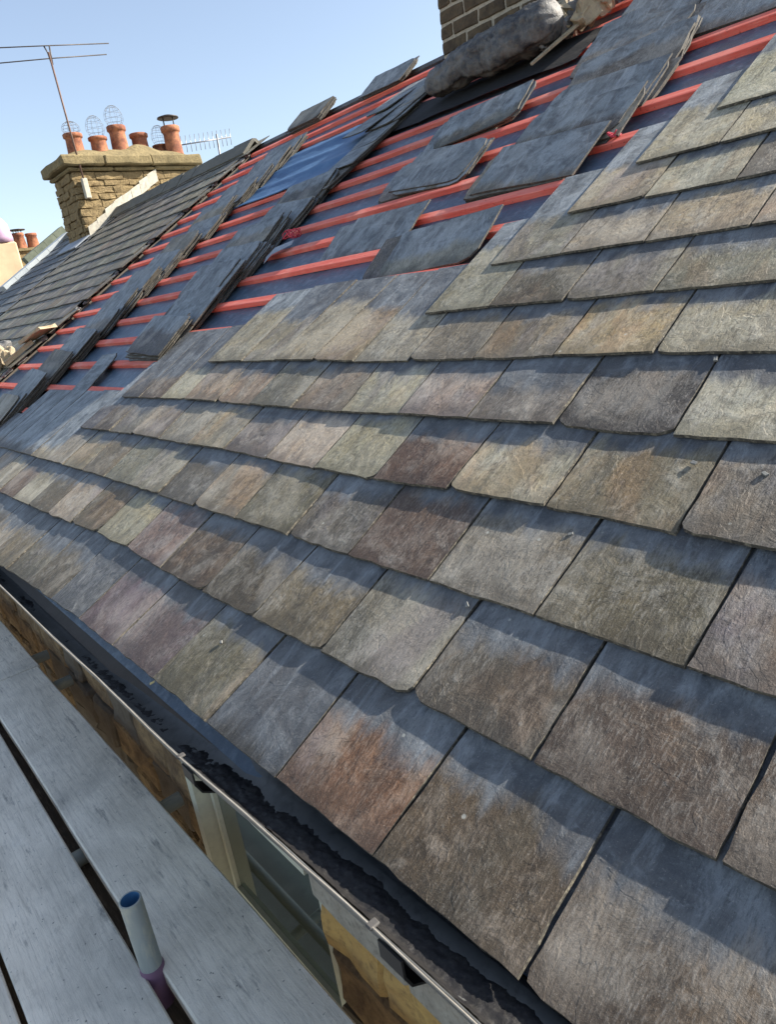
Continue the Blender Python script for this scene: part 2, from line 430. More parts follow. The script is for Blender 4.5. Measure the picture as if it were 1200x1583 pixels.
# solid roof body (both slopes), felt laid on the near slope
def roof_prism(x0, x1, wtop, vb=-0.35):
    a = RW(0, vb, wtop); b = RW(0, RIDGE, wtop)
    yr, zr = b.y, b.z
    back = 2 * yr - a.y
    vs = []
    for x in (x0, x1):
        vs += [(x, a.y, a.z), (x, yr, zr), (x, back, a.z), (x, back, a.z - 0.18), (x, a.y + 0.10, a.z - 0.18)]
    fs = [(0, 1, 2, 3, 4), (9, 8, 7, 6, 5)]
    for i in range(5):
        j = (i + 1) % 5
        fs.append((i, i + 5, j + 5, j))
    return pyd('roof_body', vs, fs)
link('roof_deck', roof_prism(L_ROOF * g, 2.5, -0.30), M_ROOFBODY, roof)

W_FELT = -0.255
def sheet(u0, u1, v0, v1, wv, nu, nv, amp, fr, seed, batten_h=0.0):
    vs, fs = [], []
    for j in range(nv + 1):
        for i in range(nu + 1):
            u = u0 + (u1 - u0) * i / nu; v = v0 + (v1 - v0) * j / nv
            d = noise.noise(Vector((u * fr * 0.45, v * fr, seed))) * amp + noise.noise(Vector((u * fr * 1.7, v * fr * 2.3, seed + 9))) * amp * 0.4
            if batten_h:
                ph = (v - 0.3) - round(v - 0.3)
                d += batten_h * (math.exp(-(ph / 0.2) ** 2) - 0.55)
            vs.append(RW(u, v, wv + d))
    for j in range(nv):
        for i in range(nu):
            k = j * (nu + 1) + i
            fs.append((k, k + 1, k + nu + 2, k + nu + 1))
    return pyd('sheet', vs, fs, True)
link('roofing_felt', sheet(L_ROOF, 10, -0.2, RIDGE, W_FELT, 150, 110, 0.028, 0.9, 3.0), M_FELT, roof)
# the far slope of the roof, slated in one piece (never faces the picture)
ARID = RW(0, RIDGE, -0.06)
bk = bmesh.new()
box_bm(bk, L_ROOF * g, 2.5, 0.02, 4.9, -0.02, 0.02, Matrix.Translation((0, ARID.y, ARID.z)) @ Matrix.Rotation(-TH, 4, 'X'))
link('rear_slope', mesh_from(bk), M_OLD, roof)

# battens
def batten_mesh(length, rnd):
    bm = bmesh.new()
    n = max(4, int(length / 0.5))
    prof = [(0, 0), (0.205 * g, 0), (0.205 * g, 0.092 * g), (0.195 * g, 0.105 * g), (0.012 * g, 0.105 * g), (0, 0.095 * g)]
    rings = []
    s = rnd.uniform(0, 100)
    for i in range(n + 1):
        x = length * i / n
        dy = noise.noise(Vector((x * 0.9, s, 0))) * 0.006
        dz = noise.noise(Vector((x * 0.8, s, 7))) * 0.0015
        rings.append([bm.verts.new((x, y + dy, z + dz)) for y, z in prof])
    for a, b in zip(rings, rings[1:]):
        for k in range(6):
            bm.faces.new((a[k], a[(k + 1) % 6], b[(k + 1) % 6], b[k]))
    bm.faces.new(rings[0]); bm.faces.new(list(reversed(rings[-1])))
    bmesh.ops.recalc_face_normals(bm, faces=bm.faces)
    return mesh_from(bm)
rb = random.Random(4)
for k in range(2, 20):
    right = 1.5 if k > 11 else 0.0
    u0 = L_ROOF + 0.05 + rb.uniform(0, 0.4)
    mm = Matrix.Translation(RW(u0, k + 0.205, W_FELT + 0.003)) @ ROOFROT
    link('batten', batten_mesh((right - u0) * g, rb), M_BATTEN, roof, mm)

# laid slates -------------------------------------------------------
TONE = dict(T=(0.36, 0.322, 0.24), G=(0.22, 0.20, 0.165), B=(0.165, 0.122, 0.086), P=(0.19, 0.138, 0.132), D=(0.055, 0.05, 0.045),
            S=(0.105, 0.11, 0.12), O=(0.205, 0.174, 0.115), R=(0.21, 0.138, 0.095), K=(0.105, 0.072, 0.054), Y=(0.345, 0.285, 0.185))

def slate_mesh(cl, cr, tl, tr, length, rnd, nx=7, ny=9, ragged=1.0, lift=0.0, mat=M_SLATE):
    """cl,cr tail corners; tl,tr side points one gauge up (local u,v in gauges, origin mid tail)"""
    sd = rnd.uniform(0, 900)
    tw = rnd.uniform(-0.006, 0.006)
    top, bot = {}, {}
    V, F = [], []
    def P(s, t):
        y = t * length
        l = Vector((cl[0] + (tl[0] - cl[0]) * y, cl[1] + y)); r = Vector((cr[0] + (tr[0] - cr[0]) * y, cr[1] + y))
        return l.lerp(r, s)
    cchip = [rnd.random() < 0.16, rnd.random() < 0.16]
    csz = [rnd.uniform(0.015, 0.05), rnd.uniform(0.015, 0.05)]
    for j in range(ny + 1):
        t = (j / ny) ** 1.35
        for i in range(nx + 1):
            s = i / nx
            p = P(s, t)
            e = Vector((0, 0))
            if j == 0:
                e.y += (noise.noise(Vector((s * 5, sd, 0))) * 0.016 + noise.noise(Vector((s * 19, sd, 3))) * 0.014) * ragged
            if i in (0, nx):
                sg = 1 if i == 0 else -1
                e.x += sg * (0.006 + abs(noise.noise(Vector((t * 11, sd, 5 + i)))) * 0.020 + noise.noise(Vector((t * 31, sd, 5 + i))) * 0.006) * ragged
            if j == 0 and i == 0 and cchip[0]: e += Vector((csz[0] * 0.8, csz[0]))
            if j == 0 and i == nx and cchip[1]: e += Vector((-csz[1] * 0.8, csz[1]))
            p = p + e
            z = -SL * p.y + lift * (1 - p.y / 1.25) + tw * (s - 0.5) * (1 - t) \
                + noise.noise(Vector((p.x * 1.7, p.y * 1.7, sd))) * 0.006 + noise.noise(Vector((p.x * 5, p.y * 4, sd))) * 0.0022
            top[i, j] = len(V); V.append((p.x * g, p.y * g, z * g))
    ring = [(i, 0) for i in range(nx + 1)] + [(nx, j) for j in range(1, ny + 1)] + [(i, ny) for i in range(nx - 1, -1, -1)] + [(0, j) for j in range(ny - 1, 0, -1)]
    skt = {}
    for k in ring:
        skt[k] = len(V); V.append(V[top[k]])
    for k in ring:
        v = V[top[k]]
        dx = 0.012 * g * abs(noise.noise(Vector((v[1] * 30, sd, 11)))) * 1.6 if k[0] == nx else 0.002 * g if k[0] == 0 else 0
        dy = -0.006 * g if k[1] == 0 else 0.0
        jit = rnd.uniform(-0.003, 0.003) * g
        bot[k] = len(V)
        V.append((v[0] + dx, v[1] + dy + (jit if k[1] == 0 else 0), v[2] - T * g * (0.93 + rnd.uniform(-0.06, 0.02))))
    for j in range(ny):
        for i in range(nx):
            F.append((top[i, j], top[i + 1, j], top[i + 1, j + 1], top[i, j + 1]))
    n = len(ring)
    nt = len(F)
    for a in range(n):
        b = (a + 1) % n
        F.append((skt[ring[a]], bot[ring[a]], bot[ring[b]], skt[ring[b]]))
    F.append(tuple(bot[ring[a]] for a in range(n - 1, -1, -1)))
    me = pyd('slate', V, F)
    me.materials.append(mat); me.materials.append(M_EDGE2 if mat is M_SLATE else M_EDGE)
    for q, p in enumerate(me.polygons):
        if q < nt: p.use_smooth = True
        else: p.material_index = 1
    return me

# joints: (u at tail, v at tail, u one gauge up), measured; tones run right to left
COURSES = {
 0: ([(1.70, -.05, 1.75), (0.48, -.05, 0.52), (-0.72, -.05, -0.68), (-1.95, -.05, -1.92), (-3.22, -.04, -3.15), (-4.46, -.05, -4.42), (-5.70, -.07, -5.58), (-6.95, -.07, -6.81), (-8.20, -.09, -8.06), (-9.47, -.10, -9.35),
      (-10.7, -.14, -10.6), (-11.9, -.18, -11.8), (-13.15, -.25, -13.05), (-14.4, -.30, -14.3), (-15.65, -.33, -15.55), (-16.9, -.36, -16.8), (-18.1, -.4, -18.0)], 'BBBORSOPPSOOYTOO'),
 1: ([(2.4, 1., 2.4), (1.15, 1., 1.15), (-0.08, 1., -0.06), (-1.31, 1.01, -1.30), (-2.54, 1.03, -2.52), (-3.76, 1.03, -3.70), (-4.96, 1.02, -4.91), (-6.20, 1.01, -6.10), (-7.36, 1.0, -7.33), (-8.62, 1.01, -8.55), (-9.92, 1.04, -9.86), (-11.2, 1.05, -11.12),
      (-12.45, .98, -12.4), (-13.73, .93, -13.7), (-15.0, .9, -14.95), (-16.2, .87, -16.2), (-17.45, .85, -17.4), (-18.7, .85, -18.65), (-19.9, .85, -19.9), (-21.1, .85, -21.1), (-22.4, .85, -22.4), (-23.6, .85, -23.6)], 'BBBBGGOOBPTOTOTRTTSSS'),
 2: ([(1.75, 2.0, 1.75), (.53, 2.0, .53), (-.70, 2.0, -.70), (-1.92, 2.01, -1.89), (-3.14, 2.03, -3.09), (-4.32, 2.03, -4.30), (-5.51, 2.02, -5.49), (-6.67, 2.03, -6.68), (-7.92, 2.02, -7.95), (-9.15, 2.0, -9.17), (-10.38, 2.0, -10.4), (-11.6, 2.0, -11.65), (-12.85, 2.0, -12.87),
      (-14.1, 1.99, -14.1), (-15.3, 1.97, -15.3), (-16.45, 1.95, -16.5), (-17.7, 1.93, -17.7), (-18.9, 1.91, -18.9), (-20.1, 1.89, -20.1), (-21.3, 1.87, -21.3), (-22.3, 1.86, -22.25)], 'PGGOGBGOTGTTOTTTSSSS'),
 3: ([(1.2, 3.02, 1.2), (-.02, 3.02, -.02), (-1.23, 3.02, -1.23), (-2.43, 3.02, -2.44), (-3.65, 3.05, -3.63), (-4.85, 3.04, -4.82), (-5.98, 3.0, -6.0), (-7.18, 3.01, -7.17), (-8.40, 3.03, -8.41), (-9.65, 3.05, -9.66), (-10.88, 3.03, -10.92), (-12.13, 3.04, -12.22), (-13.47, 3.04, -13.5),
      (-14.6, 3.0, -14.65), (-15.6, 2.98, -15.65), (-16.47, 2.97, -16.4)], 'GGGOTKTTGTTTGBS'),
 4: ([(.7, 4., .7), (-.5, 4., -.5), (-1.7, 4., -1.7), (-2.91, 3.99, -2.93), (-4.12, 4.02, -4.12), (-5.27, 4.02, -5.29), (-6.42, 4.02, -6.48), (-7.60, 4.0, -7.67), (-8.83, 4.0, -8.88), (-10.08, 4.01, -10.15), (-11.31, 4.03, -11.39), (-12.61, 4.04, -12.74), (-13.7, 4.02, -13.8), (-14.8, 4.0, -14.9), (-15.83, 3.98, -15.95)], 'TTTDGGTTGTTTBS'),
 5: ([(.05, 5.03, .05), (-1.15, 5.03, -1.15), (-2.36, 5.03, -2.36), (-3.56, 5.04, -3.57), (-4.73, 5.03, -4.72), (-5.89, 5.0, -5.91), (-7.08, 5.0, -7.12), (-8.28, 5.0, -8.3), (-9.4, 5.05, -9.38), (-10.58, 5.08, -10.55), (-11.73, 5.08, -11.8), (-13.1, 5.06, -13.2)], 'TTTYTGTYTTT'),
 6: ([(-.4, 6.03, -.4), (-1.6, 6.03, -1.6), (-2.8, 6.03, -2.8), (-4.02, 6.03, -4.01), (-5.17, 6.01, -5.18), (-6.34, 6.03, -6.40), (-7.54, 6.0, -7.58)], 'TTTGOT'),
 7: ([(-1.0, 7.02, -1.0), (-2.2, 7.02, -2.2), (-3.4, 7.02, -3.4), (-4.60, 7.02, -4.62), (-5.79, 7.03, -5.79), (-7.01, 7.03, -7.03)], 'TTTTT'),
 8: ([(-.4, 8.03, -.4), (-1.6, 8.03, -1.6), (-2.78, 8.03, -2.78), (-3.94, 8.03, -3.94), (-5.10, 8.05, -5.09), (-6.26, 8.03, -6.28)], 'TTGTT'),
 9: ([(-.95, 9.02, -.95), (-2.15, 9.02, -2.15), (-3.36, 9.02, -3.36), (-4.53, 9.02, -4.53), (-5.69, 9.01, -5.71)], 'TTTT'),
 10: ([(-.25, 10.04, -.25), (-1.4, 10.04, -1.4), (-2.6, 10.04, -2.6), (-3.8, 10.04, -3.8), (-4.99, 10.04, -5.0)], 'TTTTT'),
 11: ([(.5, 11.04, .5), (-.8, 11.04, -.8), (-2.0, 11.04, -2.0), (-3.2, 11.04, -3.2), (-4.4, 11.04, -4.4)], 'TTTTT'),
 12: ([(.1, 12.04, .1), (-1.1, 12.04, -1.1), (-2.3, 12.04, -2.3), (-3.6, 12.04, -3.6)], 'TTTT'),
}
rs = random.Random(21)
for c_, v_, end in ((0, -0.40, -29.6), (1, 0.85, -29.4), (2, 1.86, -22.4)):      # on to the old roof
    u_ = COURSES[c_][0][-1][0] - 1.22
    while u_ > end:
        COURSES[c_][0].append((u_, v_, u_)); u_ -= 1.22
def jit_col(c, rnd, a=0.10):
    k = 1 + rnd.uniform(-a, a)
    return tuple(max(0.01, x * k * (1 + rnd.uniform(-0.05, 0.05))) for x in c)
for c, (js, tones) in COURSES.items():
    for i in range(len(js) - 1):
        r_, l_ = js[i], js[i + 1]
        um, vm = (r_[0] + l_[0]) / 2, (r_[1] + l_[1]) / 2
        cl = (l_[0] - um + 0.004, l_[1] - vm); cr = (r_[0] - um - 0.004, r_[1] - vm)
        tl = (l_[2] - um + 0.006, 0); tr = (r_[2] - um - 0.006, 0)
        near = um > -8 and c < 6
        me = slate_mesh(cl, cr, tl, tr, 2.28 + rs.uniform(-0.03, 0.03), rs, 9 if near else 6, 12 if near else 8, lift=rs.choice((0.0, 0.004, 0.008, 0.014, 0.022)))
        fresh = (c in (2, 3, 4) and um < -15.9) or (c >= 5 and i == len(js) - 2)
        me.materials[0] = M_LOOSE if fresh else M_SLATE
        o = link('slate', me, None, roof, Matrix.Translation(RW(um, vm, 0)) @ ROOFROT)
        # how far up it weathered: the lap line of its old position
        lim = rs.uniform(0.64, 0.92)
        exposed_right = (c == 5 and um < -7.4)
        if exposed_right: lim = rs.uniform(1.0, 1.7)
        if c >= 6 and i == len(js) - 2: lim = rs.uniform(0.9, 1.6)
        if c in (2, 3, 4) and um < -16.6: lim = rs.uniform(0.1, 0.4)
        if c == 4 and abs(um + 4.7) < 0.5: lim = 0.45
        if c == 0 and abs(um + 5.1) < 0.5: lim = 0.06
        tone = TONE[tones[i] if i < len(tones) else 'O']
        kk = 0.66 if (c < 2 and um > -6) else 0.74 if (c < 3 and um > -9) else 0.90 if c < 4 else 1.0
        kk *= rs.choice((0.72, 0.9, 1.0, 1.0, 1.12))
        o.color = (*[q * kk for q in jit_col(tone, rs)], lim / 3)
# under-eaves course: short slates that close the joints of the bottom course
for i in range(len(COURSES[0][0]) - 1):
    a, b = COURSES[0][0][i], COURSES[0][0][i + 1]
    um = b[0] + 0.05; vm = (a[1] + b[1]) / 2 + 0.05
    me = slate_mesh((-0.6, 0), (0.6, 0), (-0.6, 0), (0.6, 0), 1.3, rs, 5, 5)
    o = link('slate', me, M_SLATE, roof, Matrix.Translation(RW(um, vm, -0.046)) @ ROOFROT)
    o.color = (*jit_col(TONE['S'], rs), 0.02)

# ------------------------------------------------------------------ the old neighbouring roof (far end of the terrace)
old = empty('neighbour_roof', (L_ROOF * g, 0, 0), 'old dark slate roof beyond the stripped part, mossy and weathered', 'roof')
link('roof_deck', roof_prism(-58.2 * g, L_ROOF * g - 0.002, -0.20), M_ROOFBODY, old, Matrix())
bk = bmesh.new()
box_bm(bk, -58.2 * g, L_ROOF * g, 0.02, 4.9, -0.02, 0.02, Matrix.Translation((0, ARID.y, ARID.z)) @ Matrix.Rotation(-TH, 4, 'X'))
link('rear_slope', mesh_from(bk), M_OLD, old, Matrix())
ro_ = random.Random(5)
oldvars = [slate_mesh((-0.6, 0), (0.6, 0), (-0.6, 0), (0.6, 0), 1.55, ro_, 4, 3, 1.4, mat=M_OLD) for _ in range(7)]
def old_tone():
    return jit_col(ro_.choice([(0.15, 0.147, 0.12), (0.18, 0.172, 0.135), (0.12, 0.122, 0.11), (0.20, 0.19, 0.14), (0.145, 0.15, 0.105)]), ro_, 0.15)
for k in range(3, 20):
    n = 0
    u = L_ROOF - 0.62 + (0.6 if k % 2 else 0.0) - ro_.uniform(0, 0.15)
    while u > -46.2:
        o = link('slate', ro_.choice(oldvars), M_OLD, old,
                 Matrix.Translation(RW(u, k + ro_.uniform(-0.03, 0.03), 0.02 + ro_.uniform(0, 0.012))) @ ROOFROT @ Matrix.Rotation(ro_.uniform(-0.02, 0.02), 4, 'Z'))
        o.color = (*old_tone(), 0.50 + ro_.uniform(-0.08, 0.1))
        u -= 1.21
# farther off single slates can no longer be picked out: one joined part
def far_slates(u0, u1, k0, k1, parent):
    V, F, MI = [], [], []
    for k in range(k0, k1):
        u = u0 - (0.6 if k % 2 else 0)
        while u > u1:
            me = ro_.choice(oldvars)
            mt = Matrix.Translation(RW(u, k + ro_.uniform(-0.03, 0.03), 0.02 + ro_.uniform(0, 0.012))) @ ROOFROT
            b0 = len(V)
            V.extend(mt @ v.co for v in me.vertices)
            F.extend(tuple(i + b0 for i in p.vertices) for p in me.polygons)
            MI.extend(p.material_index for p in me.polygons)
            u -= 1.21
    me = pyd('far_slates', V, F)
    me.materials.append(M_OLD); me.materials.append(M_EDGE)
    for p, q in zip(me.polygons, MI): p.material_index = q
    o = link('far_slates', me, None, parent, Matrix()); o['kind'] = 'stuff'; o.color = (0.16, 0.155, 0.125, 0.5)
far_slates(-46.9, -57.8, 8, 20, old)
far = empty('stepped_down_roof', (-58.6 * g, 0, 0), 'last slate roof of the row at the left edge, beyond the pale coping', 'roof')
far_slates(-59.3, -66, 6, 14, far)
a1 = RW(0, 4.5, -0.2); a2 = RW(0, 14.6, -0.2)
vs = []
for x in (-67 * g, -58.6 * g):
    vs += [(x, a1.y, a1.z), (x, a2.y, a2.z), (x, a2.y + 0.25, a2.z - 0.1), (x, a2.y + 0.25, a1.z - 0.5), (x, a1.y, a1.z - 0.5)]
link('roof_deck', pyd('body', vs, [(0, 1, 2, 3, 4), (9, 8, 7, 6, 5), (0, 5, 6, 1), (1, 6, 7, 2), (2, 7, 8, 3), (3, 8, 9, 4), (4, 9, 5, 0)]), M_ROOFBODY, far, Matrix())
# pale verge strip with a mossy ridge behind
def slab_path(pts, half, thick, nrm=Vector((0, -ST, CT))):
    bm = bmesh.new(); rings = []
    for i, p in enumerate(pts):
        d = (Vector(pts[min(i + 1, len(pts) - 1)]) - Vector(pts[max(i - 1, 0)])).normalized()
        s = d.cross(nrm).normalized()
        h = half[i]
        p = Vector(p)
        rings.append([bm.verts.new(q) for q in (p - s * h, p + s * h, p + s * h + nrm * thick, p - s * h + nrm * thick)])
    for r0, r1 in zip(rings, rings[1:]):
        for k in range(4): bm.faces.new((r0[k], r0[(k + 1) % 4], r1[(k + 1) % 4], r1[k]))
    bm.faces.new(rings[0]); bm.faces.new(list(reversed(rings[-1])))
    bmesh.ops.recalc_face_normals(bm, faces=bm.faces)
    return mesh_from(bm)
cp = empty('gable_coping', RW(-58.4, 14, 0), 'pale sloping coping at the far end of the old roof, left of the stone chimney', 'coping')
for q in range(6):
    v0 = 13.6 + q * 1.08
    link('coping_stone', slab_path([RW(-58.5, v0, -0.05), RW(-58.5, v0 + 1.06, -0.05)], [0.17, 0.17], 0.085), M_PALEROOF, cp, Matrix())
for q in range(4):
    v0 = 17.0 + q * 1.0
    link('coping_stone', slab_path([RW(-61.2, v0, 0.15), RW(-61.2, v0 + 0.98, 0.15)], [0.12, 0.12], 0.12), M_GREENV, cp, Matrix())
# ridge stones on the old roof
rr = random.Random(8)
zr = RW(0, RIDGE, 0.0)
x = L_ROOF * g - 0.02
while x > -57.8 * g:
    ln = rr.uniform(0.40, 0.52)
    prof = [(-0.17, -0.115), (-0.02, 0.035), (0.02, 0.035), (0.17, -0.115), (0.15, -0.135), (0.0, 0.0), (-0.15, -0.135)]
    vs = []
    s = rr.uniform(0, 99)
    for xx in (x, x - ln + 0.012):
        for (y, z) in prof: vs.append((xx + noise.noise(Vector((y * 9, z * 9, s))) * 0.01, zr.y + y + rr.uniform(-.004, .004), zr.z + 0.03 + z + rr.uniform(-.006, .006)))
    n = len(prof)
    fs = [tuple(range(n)), tuple(range(2 * n - 1, n - 1, -1))] + [(i, i + n, (i + 1) % n + n, (i + 1) % n) for i in range(n)]
    link('ridge_stone', pyd('ridge_stone', vs, fs), M_RIDGE, old, Matrix())
    x -= ln
# torn mortar edge where the old roof was cut
edge = empty('mortar_verge', RW(L_ROOF, 10, -0.1), 'ragged pale mortar edge where old slates meet the stripped part', 'mortar edge')
re_ = random.Random(15)
v = 4.6
while v < 19.2:
    ln = re_.uniform(0.2, 0.5)
    w_ = re_.uniform(0.08, 0.2)
    bmx = rough_block(-w_ * g, w_ * g * 0.6, 0, ln * g, 0, re_.uniform(0.06, 0.14) * g, re_, 0.014, 2, 0.008)
    link('mortar_lump', mesh_from(bmx), M_RUBBLE if re_.random() < 0.18 else M_RUBBLEG, edge, Matrix.Translation(RW(L_ROOF + re_.uniform(-0.1, 0.15), v, -0.14)) @ ROOFROT)
    v += ln + re_.uniform(0, 0.25)

# ------------------------------------------------------------------ blue membrane laid over the battens
bmb = sheet(-23.6, -16.6, 13.25, 16.75, -0.125, 40, 44, 0.05, 0.8, 12.0, 0.05)
o = link('blue_membrane', bmb, M_MEMB)
sm = o.modifiers.new('thick', 'SOLIDIFY'); sm.thickness = 0.003
tag(o, 'sheet of blue roofing membrane lying over the battens below the ridge', 'membrane')

# ------------------------------------------------------------------ loose slates waiting in piles on the battens
rl = random.Random(31)
LW, LH, LT = 2.3, 1.21, 0.034
def loose_mesh(rnd):
    nx, ny = 8, 5
    sd = rnd.uniform(0, 900)
    V, F, top = [], [], {}
    chip = [rnd.random() < 0.4 for _ in range(4)]
    for j in range(ny + 1):
        for i in range(nx + 1):
            x = (i / nx - 0.5) * LW; y = j / ny * LH
            if i in (0, nx): x += noise.noise(Vector((y * 6, sd, i))) * 0.05 + noise.noise(Vector((y * 17, sd, i))) * 0.02
            if j in (0, ny): y += noise.noise(Vector((x * 4, sd, j + 20))) * 0.03 + noise.noise(Vector((x * 13, sd, j))) * 0.012
            for q, (ci, cj) in enumerate(((0, 0), (nx, 0), (nx, ny), (0, ny))):
                if chip[q] and (i, j) == (ci, cj):
                    x += (0.10 if ci == 0 else -0.10); y += (0.06 if cj == 0 else -0.06)
            z = noise.noise(Vector((x, y, sd))) * 0.010 + noise.noise(Vector((x * 3, y * 3, sd))) * 0.004
            top[i, j] = len(V); V.append((x * g, y * g, (z + LT) * g))
    ring = [(i, 0) for i in range(nx + 1)] + [(nx, j) for j in range(1, ny + 1)] + [(i, ny) for i in range(nx - 1, -1, -1)] + [(0, j) for j in range(ny - 1, 0, -1)]
    bot, skt = {}, {}
    for k in ring:
        skt[k] = len(V); V.append(V[top[k]])
    for k in ring:
        q = V[top[k]]
        bot[k] = len(V); V.append((q[0] * 1.004, q[1] + (-0.003 if k[1] == 0 else 0.003 if k[1] == ny else 0) * g, q[2] - LT * g * rnd.uniform(0.75, 0.95)))
    for j in range(ny):
        for i in range(nx): F.append((top[i, j], top[i + 1, j], top[i + 1, j + 1], top[i, j + 1]))
    nt = len(F); n = len(ring)
    for q in range(n):
        F.append((skt[ring[q]], bot[ring[q]], bot[ring[(q + 1) % n]], skt[ring[(q + 1) % n]]))
    F.append(tuple(bot[ring[q]] for q in range(n - 1, -1, -1)))
    me = pyd('loose_slate', V, F)
    me.materials.append(M_LOOSE); me.materials.append(M_EDGE)
    for q, p in enumerate(me.polygons):
        if q < nt: p.use_smooth = True
        else: p.material_index = 1
    return me
LVARS = [loose_mesh(rl) for _ in range(12)]
def lcol(top):
    c = rl.choice([(0.15, 0.15, 0.15), (0.10, 0.10, 0.10), (0.20, 0.19, 0.165), (0.13, 0.13, 0.115), (0.23, 0.22, 0.19)])
    return (*jit_col(c, rl), rl.choice((0.0, 0.0, 0.05, 0.15, 0.25, 0.5)))
ORD = ['bottom', 'second', 'third', 'fourth', 'fifth', 'sixth', 'seventh', 'eighth', 'ninth', 'tenth', 'eleventh', 'twelfth', 'thirteenth', 'fourteenth', 'fifteenth', 'sixteenth']
def pile(u_right, k, n, where, w0=W_FELT + 0.006, rise=0.112, spread=0.10, one=None):
    """n slates lying sideways above batten k, lower edge on the felt, upper edge on the next batten"""
    tilt = math.atan(rise / 0.85)
    yaw = rl.uniform(-0.10, 0.10)
    u_right += rl.uniform(-0.22, 0.22) if n > 4 else 0.0
    for q in range(n):
        top = q == n - 1
        ur = u_right + rl.uniform(-spread, spread) * (0.5 + q / max(1, n) * 0.6)
        loc = RW(ur - LW / 2, k + 0.425 + rl.uniform(0, 0.03) + (0.0 if q == 0 else rl.uniform(-0.11, 0.09)), w0 + q * (LT + 0.0035) + 0.012)
        o = link('loose_slate', LVARS[rl.randrange(len(LVARS))], None, None,
                 Matrix.Translation(loc) @ ROOFROT @ Matrix.Rotation(tilt, 4, 'X') @ Matrix.Rotation(yaw + rl.uniform(-0.03, 0.03), 4, 'Z'))
        o.color = lcol(top)
        if n == 1:
            tag(o, one or ('single grey slate in ' + where), 'slate', 'loose slates set out on the battens')
        elif top:
            tag(o, 'top grey slate of ' + where, 'slate', 'loose slates set out on the battens')
        else:
            tag(o, 'grey under slate of ' + where, 'slate', 'under slates of ' + where)
for k in range(2, 17):
    pile(-22.95 + rl.uniform(-0.15, 0.1), k, [7, 5, 7, 8, 6][k % 5], 'the %s pile of the left column' % ORD[k - 2])
for k in range(5, 12):
    pile(-16.05 + rl.uniform(-0.15, 0.05), k, [8, 6, 9, 7, 8, 5, 6][k - 5], 'the %s pile of the middle column' % ORD[k - 5], spread=0.20)
for k in range(12, 17):                                     # the top of that column lies lengthwise up the slope
    for q in range(3):
        o = link('loose_slate', LVARS[rl.randrange(12)], None, None,
                 Matrix.Translation(RW(-16.0 + rl.uniform(-0.12, 0.12), k * 1.02 + 0.9 + rl.uniform(-0.1, 0.1), -0.125 + q * 0.038 + (0.03 if k % 2 else 0))) @ ROOFROT @ Matrix.Rotation(R(90) + rl.uniform(-0.07, 0.07), 4, 'Z') @ Matrix.Rotation(R(2.0), 4, 'Y'))
        o.color = lcol(q == 2)
        wh = 'the %s lengthwise pile of the middle column' % ORD[k - 12]
        if q == 2: tag(o, 'top grey slate of ' + wh, 'slate', 'loose slates set out on the battens')
        else: tag(o, 'grey under slate of ' + wh, 'slate', 'under slates of ' + wh)
CL = 'the %s pile between the middle column and the big right pile'
pile(-8.30, 7, 1, '', one='lower slate of the overlapping pair just above the relaid slates')
pile(-7.75, 7, 1, '', w0=W_FELT + 0.05, one='upper pale dusty slate of the overlapping pair just above the relaid slates')
pile(-10.75, 8, 1, '', one='lower slate of the overlapping pair left of the long bare batten')
pile(-10.25, 8, 1, '', w0=W_FELT + 0.05, one='upper dusty slate of the overlapping pair left of the long bare batten')
pile(-10.7, 10, 2, 'the pair above two long bare battens, left half')
pile(-10.1, 10, 3, 'the trio above two long bare battens, right half', w0=W_FELT + 0.08)
pile(-10.6, 12, 2, 'the pair just under the lead roll, left half')
pile(-10.1, 12, 3, 'the trio just under the lead roll, right half', w0=W_FELT + 0.08)
DN = 'the %s row of the upper right pile'
pile(-7.05, 9, 4, DN % 'lowest', spread=0.22)
pile(-7.0, 10, 5, DN % 'second', spread=0.25)
pile(-6.75, 11, 4, DN % 'third', spread=0.25)
pile(-6.85, 12, 5, DN % 'fourth', spread=0.22)
for k, nm in ((13, 'fifth'), (14, 'sixth'), (15, 'seventh')):
    for q, ur in enumerate((-7.2 + 0.1 * (k % 2), -4.85, -2.5)):
        pile(ur, k, 3 if k == 13 and q else 4, (DN % nm) + ', ' + ['left', 'middle', 'right'][q] + ' heap', spread=0.07)
# piles leaning over the ridge
def ridge_pile(uc, n, what, half):
    for q in range(n):
        top = q == n - 1
        loc = RW(uc - half + LW / 2 + rl.uniform(-0.04, 0.04), 19.15 + rl.uniform(-0.04, 0.04), -0.13 + q * (LT + 0.004) + 0.02)
        o = link('loose_slate', LVARS[rl.randrange(12)], None, None, Matrix.Translation(loc) @ ROOFROT @ Matrix.Rotation(R(7), 4, 'X') @ Matrix.Rotation(rl.uniform(-0.03, 0.03), 4, 'Z'))
        o.color = lcol(top)
        tag(o, ('top' if top else 'lower') + ' slate of the pile standing over the ridge, ' + what, 'slate', 'ridge slates ' + what)
ridge_pile(-24.4, 6, 'left one against the sky', 1.9)
ridge_pile(-20.0, 4, 'right one against the sky', 1.5)
# a slate on edge by the chimney
o = link('loose_slate', LVARS[3], None, None, Matrix.Translation(RW(-17.2, 17.3, -0.03)) @ ROOFROT @ Matrix.Rotation(R(86), 4, 'Z') @ Matrix.Rotation(R(6), 4, 'Y'))
o.color = (0.14, 0.16, 0.19, 0.0); tag(o, 'blue grey slate laid lengthwise up the roof left of the brick chimney', 'slate', 'loose slates set out on the battens')
o = link('loose_slate', LVARS[5], None, None, Matrix.Translation(RW(-16.9, 15.9, 0.03)) @ ROOFROT @ Matrix.Rotation(R(80), 4, 'Z') @ Matrix.Rotation(R(5), 4, 'Y'))
o.color = (0.15, 0.17, 0.21, 0.0); tag(o, 'pale dusty slate lying by the lower left end of the lead roll', 'slate', 'loose slates set out on the battens')
